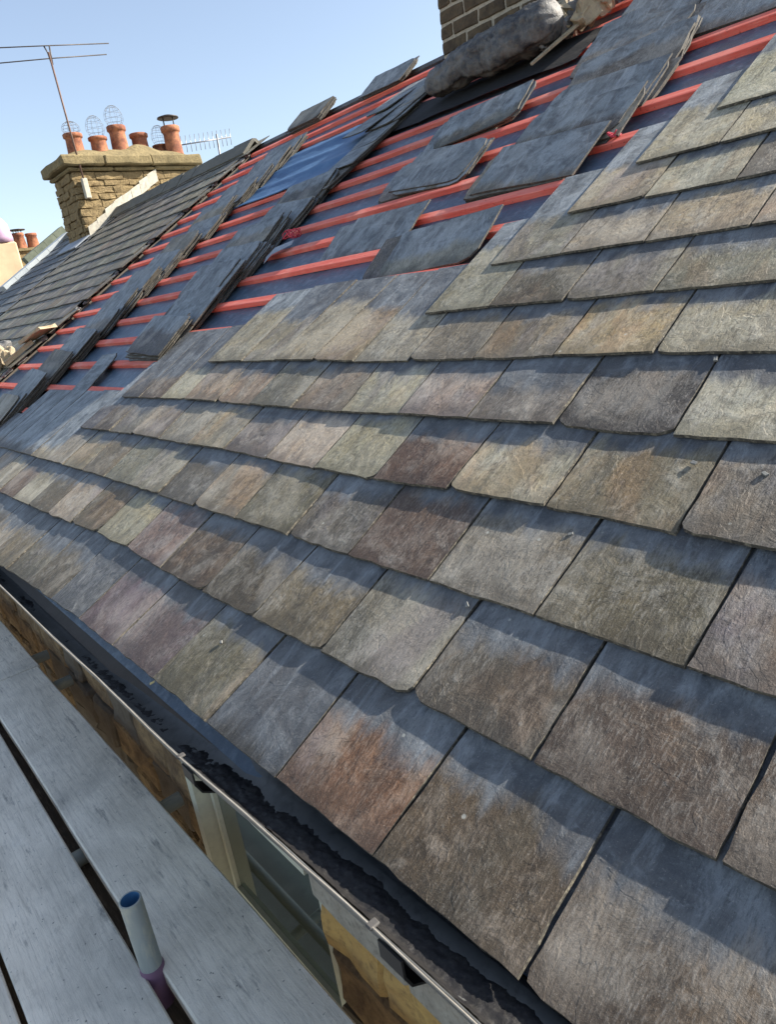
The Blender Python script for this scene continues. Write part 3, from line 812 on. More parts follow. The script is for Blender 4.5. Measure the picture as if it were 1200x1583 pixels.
# one slate on the felt between the columns, low down
o = link('loose_slate', LVARS[7], None, None, Matrix.Translation(RW(-19.15, 4.45, W_FELT + 0.10)) @ ROOFROT @ Matrix.Rotation(R(93), 4, 'Z') @ Matrix.Rotation(R(-4), 4, 'Y'))
o.color = (0.13, 0.135, 0.14, 0.0); tag(o, 'single slate lying up the slope between two short bare battens, lower left', 'slate', 'loose slates set out on the battens')

# ------------------------------------------------------------------ red twine tangles
rt = random.Random(3)
def tangle(loc, r, label, n=60):
    pts = []
    a = Vector((rt.random() * 9, rt.random() * 9, rt.random() * 9))
    for i in range(n):
        t = i * 0.35
        pts.append(Vector(loc) + Vector((math.sin(t * 1.3 + a.x) * r, math.cos(t * 0.9 + a.y) * r * 0.9, (0.6 + 0.5 * math.sin(t * 1.7 + a.z)) * r)))
    o = link('twine_tangle', tubes('twine', [pts], 0.0028, 5), M_TWINE)
    tag(o, label, 'twine')
tangle(RW(-15.4, 9.75, -0.10), 0.045, 'tangle of red twine at the end of a long bare batten below the chimney', 90)
tangle(RW(-6.75, 10.35, -0.14), 0.02, 'small scrap of red twine beside the big right slate pile')
o = link('membrane_scrap', slab_path([RW(-15.75, 8.95, -0.10), RW(-15.5, 9.15, -0.02), RW(-15.0, 9.45, -0.06)], [0.05, 0.045, 0.03], 0.002), M_LEADBLUE)
tag(o, 'torn pale blue scrap of membrane stuck below the red twine tangle', 'scrap')

# ------------------------------------------------------------------ gutter along the eave
gut = empty('gutter', (-1.5, -0.06, -0.05), 'black eaves gutter full of wet dirt with a front lip coloured pale as if sunlit', 'gutter')
GL = [(-7.5, -.10, -.10), (-3.13, -.10, -.068), (-2.25, -.10, -.055), (-1.88, -.10, -.04), (-1.55, -.10, -.036), (-1.36, -.10, -.034), (-1.30, -.10, -.030), (-0.94, -.10, .002), (-0.72, -.10, .012), (-0.48, -.10, .022), (0.0, -.10, .024), (1.5, -.10, .026)]
def lipz(x):
    for p, q in zip(GL, GL[1:]):
        if p[0] <= x <= q[0]:
            t = (x - p[0]) / (q[0] - p[0]); return p[2] + (q[2] - p[2]) * t
    return GL[-1][2]
def gprof(x):
    z = lipz(x)
    return [(-0.104, z), (-0.100, z + 0.002), (-0.093, z - 0.024), (-0.080, z - 0.046), (-0.060, z - 0.058), (-0.03, z - 0.060), (0.0, z - 0.052), (0.018, z - 0.036), (0.026, z - 0.02),
            (0.031, z - 0.02), (0.022, z - 0.042), (0.002, z - 0.057), (-0.03, z - 0.065), (-0.061, z - 0.063), (-0.083, z - 0.050), (-0.0965, z - 0.026)]
V, F = [], []
xs = [-7.5 + 0.1 * i for i in range(91)]
n = 16
for x in xs:
    for (y, z) in gprof(x): V.append((x, y + noise.noise(Vector((x * 3, 0, 1))) * 0.002, min(z, -0.055 if y > 0.005 else 9)))
for i in range(len(xs) - 1):
    for k in range(n):
        k2 = (k + 1) % n
        F.append((i * n + k, i * n + k2, (i + 1) * n + k2, (i + 1) * n + k))
link('trough', pyd('trough', V, F, True), M_GUTTER, gut, Matrix())
link('front_lip', tubes('lip', [[(x, -0.104 + noise.noise(Vector((x * 5, 3, 0))) * 0.002, lipz(x) + 0.002 + noise.noise(Vector((x * 9, 8, 0))) * 0.0012) for x in [-7.5 + 0.06 * i for i in range(150)]]], 0.0018, 6), M_LIP, gut, Matrix())
for bx in (-1.33, -0.66, 0.1):
    bm = bmesh.new()
    z = lipz(bx)
    box_bm(bm, bx - 0.007, bx + 0.007, -0.108, -0.090, z - 0.002, z + 0.004)
    bevel_bm(bm, 0.002)
    link('lip_clip', mesh_from(bm), M_CLIP, gut, Matrix())
    bm = bmesh.new()
    for p, q in zip(range(0, 5), range(1, 6)):
        pr = [(-0.108, z - 0.004), (-0.108, z - 0.035), (-0.097, z - 0.06), (-0.07, z - 0.078), (-0.03, z - 0.08), (0.04, z - 0.075)]
        A, B = pr[p], pr[q]
        vs = [bm.verts.new((bx + 0.02 + sx, y, zz)) for sx in (0, 0.05) for (y, zz) in (A, B)]
        bm.faces.new((vs[0], vs[1], vs[3], vs[2]))
    me = mesh_from(bm)
    b = link('bracket', me, M_BLACKM, gut, Matrix())
    b.modifiers.new('t', 'SOLIDIFY').thickness = 0.004
# clotted sludge on the gutter floor
V, F = [], []
rg = random.Random(77)
NX, NY = 900, 22
for i in range(NX + 1):
    x = -3.6 + 3.9 * i / NX
    z = lipz(x)
    for j in range(NY + 1):
        y = -0.086 + 0.078 * j / NY
        f = noise.noise(Vector((x * 6, y * 8, 2))) * 0.9 + noise.noise(Vector((x * 22, y * 26, 6))) * 0.6 + noise.noise(Vector((x * 60, y * 70, 8))) * 0.4
        t = j / NY
        band = 1 - ((t - 0.22) / (0.62 if x > -1.4 else 0.42)) ** 2
        h = (band * 0.8 - 0.25 + f * 0.85 + (0.55 if x > -1.3 else -0.25 if x > -1.9 else -0.5)) * 0.007
        h += noise.noise(Vector((x * 150, y * 150, 3))) * 0.0022
        if x > -1.25 and t < 0.55: h = max(h, 0.003)
        V.append((x, y, z - 0.0585 + (0.030 if x > -1.0 else 0.022 if x > -1.35 else 0.013) * max(0, 1 - t / 0.25) + min(0.012, max(-0.012, h)) + noise.noise(Vector((x * 130, y * 130, 1))) * 0.0009))
for i in range(NX):
    for j in range(NY):
        k = i * (NY + 1) + j
        F.append((k, k + NY + 1, k + NY + 2, k + 1))
o = link('gutter_sludge', pyd('sludge', V, F, True), M_SLUDGE); tag(o, 'clotted black wet dirt lying along the gutter floor', 'dirt', kind='stuff')

# ------------------------------------------------------------------ house wall under the eave, window
wall = empty('house_wall', (-1.5, 0.08, -5.6), 'brown stone house wall below the gutter with a pale framed window', 'wall')
WX0, WX1 = -1.80, -1.14
bm = bmesh.new()
box_bm(bm, -11.2, WX0, 0.10, 0.5, -5.6, -0.10)
box_bm(bm, WX1, 2.5, 0.10, 0.5, -5.6, -0.10)
box_bm(bm, WX0, WX1, 0.10, 0.5, -5.6, -1.36)
box_bm(bm, WX0, WX1, 0.112, 0.5, -0.26, -0.10)
link('wall_core', mesh_from(bm), M_MORTAR, wall, Matrix())
rw = random.Random(9)
z = -0.10
row = 0
while z > -1.5:
    h = [0.15, 0.15, 0.17, 0.18, 0.15, 0.19, 0.16, 0.18, 0.17, 0.2][row]
    for (xa, xb) in ((-5.2, WX0 - 0.02), (WX1 - 0.018, 0.5)):
        x = xa
        while x < xb - 0.03:
            ln = min(rw.uniform(0.18, 0.42), xb - x)
            if xb - x - ln < 0.12: ln = xb - x
            bmx = rough_block(x + 0.006, x + ln - 0.006, 0.045 + rw.uniform(0, 0.02), 0.13, z - h + 0.006, z - 0.006, rw, 0.014, 2, 0.012)
            mat = M_SANDY if (xa > -2 and row == 2 and x < -0.80) else (M_SAND if rw.random() < 0.75 else M_MORTAR)
            link('stone', mesh_from(bmx), mat, wall, Matrix())
            x += ln
    z -= h; row += 1
# pale stone head to the right of the window, under the gutter
for (xa, xb) in ((WX1 + 0.03, -0.80), (-0.795, -0.40)):
    bmx = rough_block(xa, xb, 0.026, 0.12, -0.365, -0.27, rw, 0.005, 2, 0.006)
    link('lintel', mesh_from(bmx), M_FASCIA, wall, Matrix())
bm = bmesh.new()
fy0, fy1 = 0.035, 0.11
zt, zb = -0.26, -1.35
box_bm(bm, WX0 - 0.01, WX0 + 0.03, fy0, fy1, zb, zt)
box_bm(bm, WX0 + 0.03, WX1 - 0.005, fy0, fy1, zt - 0.08, zt)
box_bm(bm, WX0 + 0.03, WX1 - 0.005, fy0, fy1, zb, zb + 0.06)
bmesh.ops.recalc_face_normals(bm, faces=bm.faces)
wf = link('window', mesh_from(bm), M_FRAME, wall, Matrix())
bm = bmesh.new()
sx0, sx1 = WX0 + 0.046, WX1 - 0.02
box_bm(bm, sx0, sx0 + 0.020, 0.075, 0.105, zb + 0.06, zt - 0.085)
box_bm(bm, sx1 - 0.026, sx1, 0.075, 0.105, zb + 0.06, zt - 0.085)
box_bm(bm, sx0 + 0.020, sx1 - 0.026, 0.075, 0.105, zt - 0.106, zt - 0.085)
box_bm(bm, sx0 + 0.020, sx1 - 0.026, 0.075, 0.105, -0.86, -0.83)
bmesh.ops.recalc_face_normals(bm, faces=bm.faces)
link('sash', mesh_from(bm), M_FRAME, wf, Matrix())
bm = bmesh.new(); box_bm(bm, sx0 + 0.02, sx1 - 0.02, 0.088, 0.092, zb + 0.07, zt - 0.09)
link('pane', mesh_from(bm), M_GLASS, wf, Matrix())
bm = bmesh.new()
box_bm(bm, WX0 + 0.05, WX1 - 0.04, 0.42, 0.45, zb, zt - 0.02)
link('room_backing', mesh_from(bm), M_ROOM, wf, Matrix())  # flat dark panel added as the unlit room behind the pane

# ------------------------------------------------------------------ scaffold
bz = -0.5
rbz = random.Random(2)
def board(cx0, cx1, yl0, yl1, width, label, z=bz, th=0.038):
    """board with its wall-side edge running (cx0,yl0)->(cx1,yl1)"""
    bm = bmesh.new()
    box_bm(bm, 0, 1, 0, 1, 0, 1)
    bmesh.ops.recalc_face_normals(bm, faces=bm.faces)
    n = 24
    V, F = [], []
    prof = [(0, -th), (0, -0.004), (0.004, 0), (width / 2, 0.0008), (width - 0.004, 0), (width, -0.004), (width, -th)]
    bm.free()
    s = rbz.uniform(0, 99)
    for i in range(n + 1):
        t = i / n; x = cx0 + (cx1 - cx0) * t; y = yl0 + (yl1 - yl0) * t
        for (a, b) in prof:
            V.append((x, y - a + noise.noise(Vector((x * 1.7, a * 3, s))) * 0.003 + (noise.noise(Vector((x * 14, a, s))) * 0.0015), z + b + noise.noise(Vector((x * 2, a * 6, s + 4))) * 0.0018))
    m_ = len(prof)
    for i in range(n):
        for k in range(m_):
            k2 = (k + 1) % m_
            F.append((i * m_ + k, i * m_ + k2, (i + 1) * m_ + k2, (i + 1) * m_ + k))
    F.append(tuple(range(m_))); F.append(tuple(range(n * m_ + m_ - 1, n * m_ - 1, -1)))
    o = link('scaffold_board', pyd('board', V, F), M_BOARD)
    bm2 = bmesh.new(); bm2.from_mesh(o.data); bmesh.ops.recalc_face_normals(bm2, faces=bm2.faces); bm2.to_mesh(o.data); bm2.free()
    tag(o, label, 'scaffold board', 'scaffold boards along the eave')
    return o
board(-3.175, 0.9, -0.052, -0.015, 0.228, 'pale scaffold board nearest the wall, right behind the tube stub')
board(-7.0, -3.182, -0.07, -0.046, 0.228, 'far end scaffold board at the left edge, butted to the wall side board')
board(-5.4, 0.9, -0.318, -0.285, 0.226, 'wide scaffold board left of the tube stub, second from the wall')
board(-5.2, 0.9, -0.556, -0.522, 0.226, 'scaffold board in the bottom left corner past the thin dark gap')
board(-5.0, 0.9, -0.79, -0.757, 0.226, 'outermost scaffold board, fourth from the wall')
# timber seen through the gaps
for (y0, y1, z0, z1, lab) in ((-0.335, -0.215, -0.66, -0.60, 'rough brown timber seen down the gap beside the tube stub'), (-0.60, -0.46, -0.67, -0.61, 'dark timber under the thin gap at the bottom left')):
    bmx = rough_block(-5, 0.8, y0, y1, z0, z1, rbz, 0.004, 0)
    bmesh.ops.subdivide_edges(bmx, edges=[e for e in bmx.edges if abs(e.verts[0].co.x - e.verts[1].co.x) > 1], cuts=60)
    for v in bmx.verts: v.co += noise.noise_vector(v.co * Vector((9, 1, 1)).x) * 0.006
    o = link('ledger_timber', mesh_from(bmx), M_BROWNWOOD); tag(o, lab, 'timber')
def scaff_tube(p0, p1, name, label, group=None, r=0.0242):
    t = empty(name, p0, label, 'scaffold tube', group)
    d = (Vector(p1) - Vector(p0))
    ln = d.length
    q = d.to_track_quat('Z', 'Y').to_matrix().to_4x4()
    mt = Matrix.Translation(p0) @ q
    prof = [(r, 0), (r, ln), (r - 0.001, ln + 0.001), (r - 0.004, ln + 0.001)]
    link('tube', lathe_mesh('tube', prof, 24), M_TUBE, t, mt)
    link('lining', lathe_mesh('lining', [(r - 0.004, ln + 0.001), (r - 0.0045, ln - 0.004), (r - 0.0048, ln - 0.20), (0.0005, ln - 0.20)], 24), M_BLUE, t, mt)
    return t, mt, ln
t, mt, ln = scaff_tube((-1.352, -0.277, -5.55), (-1.347, -0.277, -0.302), 'scaffold_tube', 'short upright scaffold tube with blue inside, rising between two boards')
link('painted_band', lathe_mesh('band', [(0.0246, 4.70), (0.0262, 4.71), (0.0268, 4.90), (0.0275, 5.03), (0.0268, 5.055), (0.0245, 5.062)], 24), M_PURPLE, t, mt)
scaff_tube((-1.92, -1.15, -0.568), (-1.92, 0.035, -0.568), 'scaffold_tube', 'level scaffold tube reaching the wall beside the window')
scaff_tube((-3.05, -1.15, -0.568), (-3.05, 0.035, -0.568), 'scaffold_tube', 'level scaffold tube reaching the wall near the board joint')
scaff_tube((-3.42, -1.15, -0.570), (-3.42, 0.035, -0.570), 'scaffold_tube', 'farthest level scaffold tube under the left board end')
scaff_tube((-0.5, -1.15, -0.568), (-0.5, 0.035, -0.568), 'scaffold_tube', 'nearest level scaffold tube under the boards')

scaff_tube((-5, -0.335, -1.78), (1.0, -0.335, -1.78), 'scaffold_tube', 'long level scaffold tube one lift down, mirrored in the window')
scaff_tube((-2.35, -1.15, -1.83), (-2.3, 0.02, -1.83), 'scaffold_tube', 'level scaffold tube one lift down, mirrored in the window')
# ------------------------------------------------------------------ stone chimney at the far end
XF = -11.44
ch = empty('stone_chimney', (XF - 0.4, 4.6, 2.1), 'yellow stone chimney stack with seven pots, at the far end of the old roof', 'chimney')
CX0, CX1, CY0, CY1, CZ0, CZ1 = XF - 0.86, XF, 3.53, 5.52, 1.5, 3.08
bm = bmesh.new(); box_bm(bm, CX0 + 0.03, CX1 - 0.03, CY0 + 0.03, CY1 - 0.03, CZ0 - 1.2, CZ1)
link('core', mesh_from(bm), M_CHMORT, ch, Matrix())
rc = random.Random(12)
z = 1.75
while z < CZ1 - 0.02:
    h = min(rc.choice([0.085, 0.10, 0.12]), CZ1 - z)
    if CZ1 - z - h < 0.07: h = CZ1 - z
    y = CY0
    while y < CY1 - 0.03:                                  # long face, towards us
        ln = min(rc.uniform(0.2, 0.45), CY1 - y)
        if CY1 - y - ln < 0.12: ln = CY1 - y
        p = rc.uniform(-0.006, 0.014)
        link('stone', mesh_from(rough_block(CX1 - 0.08, CX1 + p, y + 0.004, y + ln - 0.004, z + 0.003, z + h - 0.003, rc, 0.022, 2, 0.006)), M_CHST, ch, Matrix())
        y += ln
    x = CX0
    while x < CX1 - 0.09:                                  # narrow face over the slope
        ln = min(rc.uniform(0.2, 0.42), CX1 - 0.085 - x)
        if CX1 - 0.085 - x - ln < 0.12: ln = CX1 - 0.085 - x
        p = rc.uniform(-0.006, 0.014)
        link('stone', mesh_from(rough_block(x + 0.004, x + ln - 0.004, CY0 - p, CY0 + 0.08, z + 0.003, z + h - 0.003, rc, 0.022, 2, 0.006)), M_CHST, ch, Matrix())
        x += ln
    z += h
# projecting courses: thin one, then the thick cap, each of several slabs
for (zz0, zz1, ov, amp) in ((3.085, 3.145, 0.05, 0.010), (3.15, 3.295, 0.125, 0.018)):
    y = CY0 - ov
    while y < CY1 + ov - 0.05:
        ln = min(rc.uniform(0.55, 0.85), CY1 + ov - y)
        if CY1 + ov - y - ln < 0.3: ln = CY1 + ov - y
        link('cap_slab', mesh_from(rough_block(CX0 - ov, CX1 + ov + rc.uniform(-.01, .01), y + 0.004, y + ln - 0.004, zz0 + 0.003, zz1 + rc.uniform(-.008, .008), rc, amp, 3, 0.02)), M_CHCAP, ch, Matrix())
        y += ln
# mortar bed round the pots
V, F = [], []
NXX, NYY = 10, 26
for i in range(NXX + 1):
    for j in range(NYY + 1):
        s, t_ = i / NXX, j / NYY
        x = CX0 - 0.06 + (CX1 - CX0 + 0.12) * s; y = CY0 - 0.05 + (CY1 - CY0 + 0.1) * t_
        e = min(1, 4 * s, 4 * (1 - s)) * min(1, 8 * t_, 8 * (1 - t_))
        V.append((x, y, 3.285 + 0.13 * e ** 0.7 + noise.noise(Vector((x * 5, y * 5, 1))) * 0.035 * e + 0.10 * math.exp(-((y - 4.75) / 0.22) ** 2) * e))
for i in range(NXX):
    for j in range(NYY):
        k = i * (NYY + 1) + j; F.append((k, k + NYY + 1, k + NYY + 2, k + 1))
link('mortar_bed', pyd('bed', V, F), M_CHCAP, ch, Matrix())
def pot(x, y, zb_, h, r, dome=None, cowl=False, dark=False):
    prof = [(r * 1.06, 0), (r * 1.0, h * 0.15), (r * 0.93, h * 0.72), (r * 1.0, h * 0.8), (r * 1.12, h * 0.82), (r * 1.14, h * 0.97), (r * 1.06, h), (r * 0.86, h), (r * 0.84, h * 0.6), (0.001, h * 0.55)]
    p = link('chimney_pot', lathe_mesh('pot', prof, 20), M_POT, ch, Matrix.Translation((x, y, zb_)))
    if dome:
        rr_ = r * dome[0]; hh = dome[1]
        paths = []
        for q in range(10):
            a_ = math.pi * 2 * q / 10
            paths.append([(x + math.cos(a_) * rr_ * math.sin(f) * 1.0, y + math.sin(a_) * rr_ * math.sin(f), zb_ + h + hh * (1 - math.cos(math.pi - f)) / 2 * 1.0) for f in [math.pi * (0.28 + 0.72 * i / 9) for i in range(10)]][::-1])
        paths = []
        for q in range(10):
            a_ = math.pi * 2 * q / 10
            paths.append([(x + math.cos(a_) * rr_ * math.cos(f), y + math.sin(a_) * rr_ * math.cos(f), zb_ + h + hh * 0.38 + (hh * 0.62 if f > 0 else hh * 0.45) * math.sin(f)) for f in [-0.9 + (math.pi / 2 + 0.9) * i / 9 for i in range(10)]])
        for f in (-0.6, -0.15, 0.3, 0.75, 1.15):
            paths.append([(x + math.cos(a_) * rr_ * math.cos(f), y + math.sin(a_) * rr_ * math.cos(f), zb_ + h + hh * 0.38 + (hh * 0.62 if f > 0 else hh * 0.45) * math.sin(f)) for a_ in [2 * math.pi * i / 16 for i in range(17)]])
        link('wire_cage', tubes('cage', paths, 0.0020, 4), M_WIRE, p, Matrix())
    if cowl:
        paths = [[(x + math.cos(a_) * r * 0.8, y + math.sin(a_) * r * 0.8, zb_ + h - 0.02), (x + math.cos(a_) * r * 0.8, y + math.sin(a_) * r * 0.8, zb_ + h + 0.13)] for a_ in (0.3, 1.87, 3.44, 5.0)]
        link('cowl_leg', tubes('legs', paths, 0.009, 5), M_DARKMETAL, p, Matrix())
        link('cowl_cap', lathe_mesh('cap', [(0.001, 0.175), (r * 0.5, 0.165), (r * 1.25, 0.135), (r * 1.28, 0.12), (r * 0.3, 0.13), (0.001, 0.13)], 18), M_DARKMETAL, p, Matrix.Translation((x, y, zb_ + h)))
PX = XF - 0.30
pot(PX, 3.80, 3.36, 0.30, 0.125, (1.05, 0.17))
pot(PX, 4.17, 3.38, 0.24, 0.125, (1.08, 0.30))
pot(PX, 4.50, 3.40, 0.38, 0.128, (1.10, 0.29))
pot(PX - 0.28, 4.62, 3.40, 0.30, 0.10)
pot(PX - 0.18, 4.92, 3.42, 0.30, 0.13)
pot(PX - 0.20, 5.28, 3.40, 0.16, 0.125, (1.0, 0.30))
pot(PX + 0.05, 5.38, 3.36, 0.42, 0.135, None, True)
# stepped pale flashing and the lead apron
y = 3.57
zz = 2.2
for i in range(8):
    zr_ = RW(0, y / (g * CT), 0).z
    a_ = rough_block(CX1 + 0.018, CX1 + 0.034, y, y + 0.157, zr_ - 0.03, zr_ + 0.15 + rc.uniform(-0.02, 0.02), rc, 0.007, 2)
    for q in a_.verts: q.co.z += (q.co.y - y) * math.tan(TH) * 0.85
    link('flashing', mesh_from(a_), M_FLASH, ch, Matrix())
    y += 0.16
link('lead_apron', slab_path([RW(-51.6, 16.75, 0.06), RW(-50.0, 16.7, 0.07), RW(-47.2, 16.7, 0.06)], [0.15, 0.16, 0.15], 0.015), M_LEADBLUE, ch, Matrix())
# television aerial strapped to the chimney
an = empty('television_aerial', (-11.34, 3.62, 2.7), 'tall thin aerial mast with two long cross rods, strapped to the stone chimney corner', 'aerial')
link('mast', tubes('mast', [[(-11.345, 3.665, 2.70), (-11.34, 3.64, 3.6), (-11.34, 3.615, 4.60)]], 0.014, 8), M_RUST, an, Matrix())
link('boom', tubes('boom', [[(-11.34, 3.62, 4.42), (-11.36, 3.61, 4.60), (-11.38, 3.585, 4.69)], [(-11.34, 3.63, 4.45), (-11.36, 3.655, 4.69)]], 0.011, 6), M_DARKMETAL, an, Matrix())
link('rod', tubes('rod', [[(-11.36, 2.2, 4.52), (-11.36, 3.60, 4.685), (-11.36, 4.53, 4.79)]], 0.0075, 6), M_DARKMETAL, an, Matrix())
link('rod', tubes('rod', [[(-11.34, 2.2, 4.31), (-11.34, 3.62, 4.525), (-11.34, 4.45, 4.635)]], 0.0075, 6), M_DARKMETAL, an, Matrix())
bm = bmesh.new(); box_bm(bm, -11.41, -11.33, 3.63, 3.71, 2.70, 2.98); bevel_bm(bm, 0.01)
link('bracket', mesh_from(bm), M_FLASH, an, Matrix())
# aerial behind the ridge
fa = empty('television_aerial', (-14.5, 7.75, 2.6), 'many toothed flat aerial showing behind the ridge right of the stone chimney', 'aerial')
link('mast', tubes('m', [[(-14.5, 7.76, 2.5), (-14.5, 7.82, 4.36)]], 0.022, 6), M_ALU, fa, Matrix())
A, B = Vector((-14.5, 6.98, 4.15)), Vector((-14.5, 8.15, 4.31))
link('boom', tubes('b', [[A, B]], 0.014, 6), M_ALU, fa, Matrix())
for i in range(12):
    p = A.lerp(B, i / 11)
    link('rod', tubes('r', [[p + Vector((0.03, -0.03, -0.16)), p + Vector((-0.03, 0.02, 0.17))]], 0.007, 5), M_ALU, fa, Matrix())

# ------------------------------------------------------------------ things past the far end, low at the left edge
lh = empty('small_chimney', (-17, 4.2, 1.6), 'small distant chimney with two orange pots at the left edge', 'chimney')
bm = rough_block(-17.4, -17.0, 3.93, 4.75, 0.5, 2.62, rc, 0.01, 1)
link('stack', mesh_from(bm), M_CHST, lh, Matrix())
bm = rough_block(-17.45, -16.95, 3.88, 4.8, 2.625, 2.68, rc, 0.006, 1)
link('cap_slab', mesh_from(bm), M_CHCAP, lh, Matrix())
for yy, hh, cw in ((4.10, 0.33, True), (4.36, 0.31, False)):
    prof = [(0.13, 0), (0.105, hh * 0.8), (0.12, hh * 0.83), (0.12, hh), (0.10, hh), (0.001, hh * 0.7)]
    p = link('chimney_pot', lathe_mesh('pot', prof, 16), M_POT, lh, Matrix.Translation((-17.2, yy, 2.68)))
    if cw:
        link('cowl_cap', lathe_mesh('cap', [(0.001, 0.09), (0.17, 0.07), (0.17, 0.055), (0.001, 0.06)], 14), M_DARKMETAL, p, Matrix.Translation((-17.2, yy, 2.68 + hh)))
        link('cowl_leg', tubes('l', [[(-17.2 + a_, yy + b_, 2.68 + hh - 0.01), (-17.2 + a_, yy + b_, 2.68 + hh + 0.07)] for a_, b_ in ((0.08, 0), (-0.08, 0), (0, 0.08), (0, -0.08))], 0.008, 4), M_DARKMETAL, p, Matrix())
bm = rough_block(-16.7, -16.3, 3.1, 3.80, 1.0, 2.75, rc, 0.012, 2, 0.03)
gp = link('gable_pier', mesh_from(bm), M_WHITEREND); tag(gp, 'pale rendered pier cut off by the left edge of the photo', 'wall')
dr = empty('plastic_drum', (-16.5, 3.5, 2.75), 'pinkish drum with a blue side on the pale pier at the left edge', 'drum')
link('body', lathe_mesh('drum', [(0.001, 0), (0.22, 0), (0.24, 0.1), (0.2, 0.36), (0.14, 0.45), (0.12, 0.47), (0.001, 0.47)], 18), M_PINK, dr, Matrix.Translation((-16.5, 3.56, 2.75)))
link('blue_panel', lathe_mesh('panel', [(0.001, 0.012), (0.09, 0.008), (0.115, 0.0), (0.115, -0.02)], 18), M_BLUEPLAST, dr, Matrix.Translation((-16.30, 3.44, 2.98)) @ Matrix.Rotation(R(62), 4, 'Y') @ Matrix.Rotation(R(-25), 4, 'X'))

# ------------------------------------------------------------------ brick chimney at the top
bc = empty('brick_chimney', (-3.1, 4.0, 2.0), 'dark sooty brick chimney with pale mortar at the top of the photo', 'chimney')
BX0, BX1, BY0, BY1, BZ0, BZ1 = -3.60, -2.62, 3.36, 4.75, 1.7, 4.3
bm = bmesh.new(); box_bm(bm, BX0 + 0.003, BX1 - 0.003, BY0 + 0.001, BY1, BZ0 - 0.8, BZ1 - 0.01)
link('mortar_core', mesh_from(bm), M_BRMORT, bc, Matrix())
rk = random.Random(41)
bricks = [mesh_from(rough_block(0, 0.205, 0, 0.06, 0, 0.068, rk, 0.006, 2, 0.005)) for _ in range(9)]
halfs = [mesh_from(rough_block(0, 0.098, 0, 0.06, 0, 0.068, rk, 0.006, 2, 0.005)) for _ in range(5)]
z, row = BZ0 + 0.005, 0
while z < 3.35:
    x = BX0; first = row % 2
    while x < BX1 - 0.05:
        if first or BX1 - x < 0.2: me, ln = rk.choice(halfs), 0.109
        else: me, ln = rk.choice(bricks), 0.217
        first = 0
        if z > 1.9: link('brick', me, M_BRICK, bc, Matrix.Translation((x, BY0 - 0.006 + rk.uniform(-0.003, 0.003), z)))
        x += ln
    y = BY0 + 0.062 + (0.1 if row % 2 else 0)
    while y < BY0 + 0.75:                                  # right hand face
        if z > 1.9: link('brick', rk.choice(bricks), M_BRICK, bc, Matrix.Translation((BX1 + 0.006 + rk.uniform(-0.003, 0.003), y, z)) @ Matrix.Rotation(R(90), 4, 'Z'))
        y += 0.217
    z += 0.086; row += 1
# rolled up lead flashing along the chimney foot
V, F = [], []
NS, NR = 110, 56
for i in range(NS + 1):
    t_ = i / NS
    x = -3.60 + 1.03 * t_
    cy = 3.19 + noise.noise(Vector((t_ * 3, 0, 5))) * 0.02; cz = 2.035 + 0.045 * t_ + noise.noise(Vector((t_ * 4, 0, 9))) * 0.014
    rr_ = 0.075 + 0.03 * math.sin(t_ * 2.6) + (0.014 * t_)
    if t_ > 0.93: rr_ *= 1 - 0.75 * ((t_ - 0.93) / 0.07) ** 2
    if t_ < 0.06: rr_ *= 0.55 + 0.45 * t_ / 0.06
    for k in range(NR):
        a_ = 2 * math.pi * k / NR
        d = 1 + noise.noise(Vector((t_ * 9, math.cos(a_) * 1.1, math.sin(a_) * 1.1))) * 0.20 + noise.noise(Vector((t_ * 30, math.cos(a_) * 2.5, math.sin(a_) * 2.5))) * 0.07 + noise.noise(Vector((t_ * 80, math.cos(a_) * 6, math.sin(a_) * 6))) * 0.05 + 0.17 * (((a_ + 2.2 + 0.5 * noise.noise(Vector((t_ * 5, 2, 2)))) % (2 * math.pi)) / (2 * math.pi) - 0.5) + 0.10 * (((a_ + 3.4 + 0.6 * noise.noise(Vector((t_ * 7, 5, 2)))) % (2 * math.pi)) / (2 * math.pi) - 0.5)
        V.append((x, cy + math.cos(a_) * rr_ * d, cz + math.sin(a_) * rr_ * d * 1.02))
for i in range(NS):
    for k in range(NR):
        k2 = (k + 1) % NR
        F.append((i * NR + k, i * NR + k2, (i + 1) * NR + k2, (i + 1) * NR + k))
F.append(tuple(range(NR - 1, -1, -1))); F.append(tuple(NS * NR + k for k in range(NR)))
o = link('lead_roll', pyd('roll', V, F, True), M_LEAD)
tag(o, 'bulky roll of old grey lead flashing along the foot of the brick chimney', 'lead flashing')
# black sheet added to paint the deep shade under the roll
o = link('roll_shade_sheet', sheet(-16.1, -9.9, 14.75, 16.2, -0.13, 30, 10, 0.05, 1.1, 41.0), plain_noise('roll_shade_black', (0.008, 0.008, 0.009), (0.014, 0.013, 0.013), 6, 0.85, 0.4, 0.01, rnd=False))
tag(o, 'black sheet painted as the deep shade under the lead roll', 'felt')

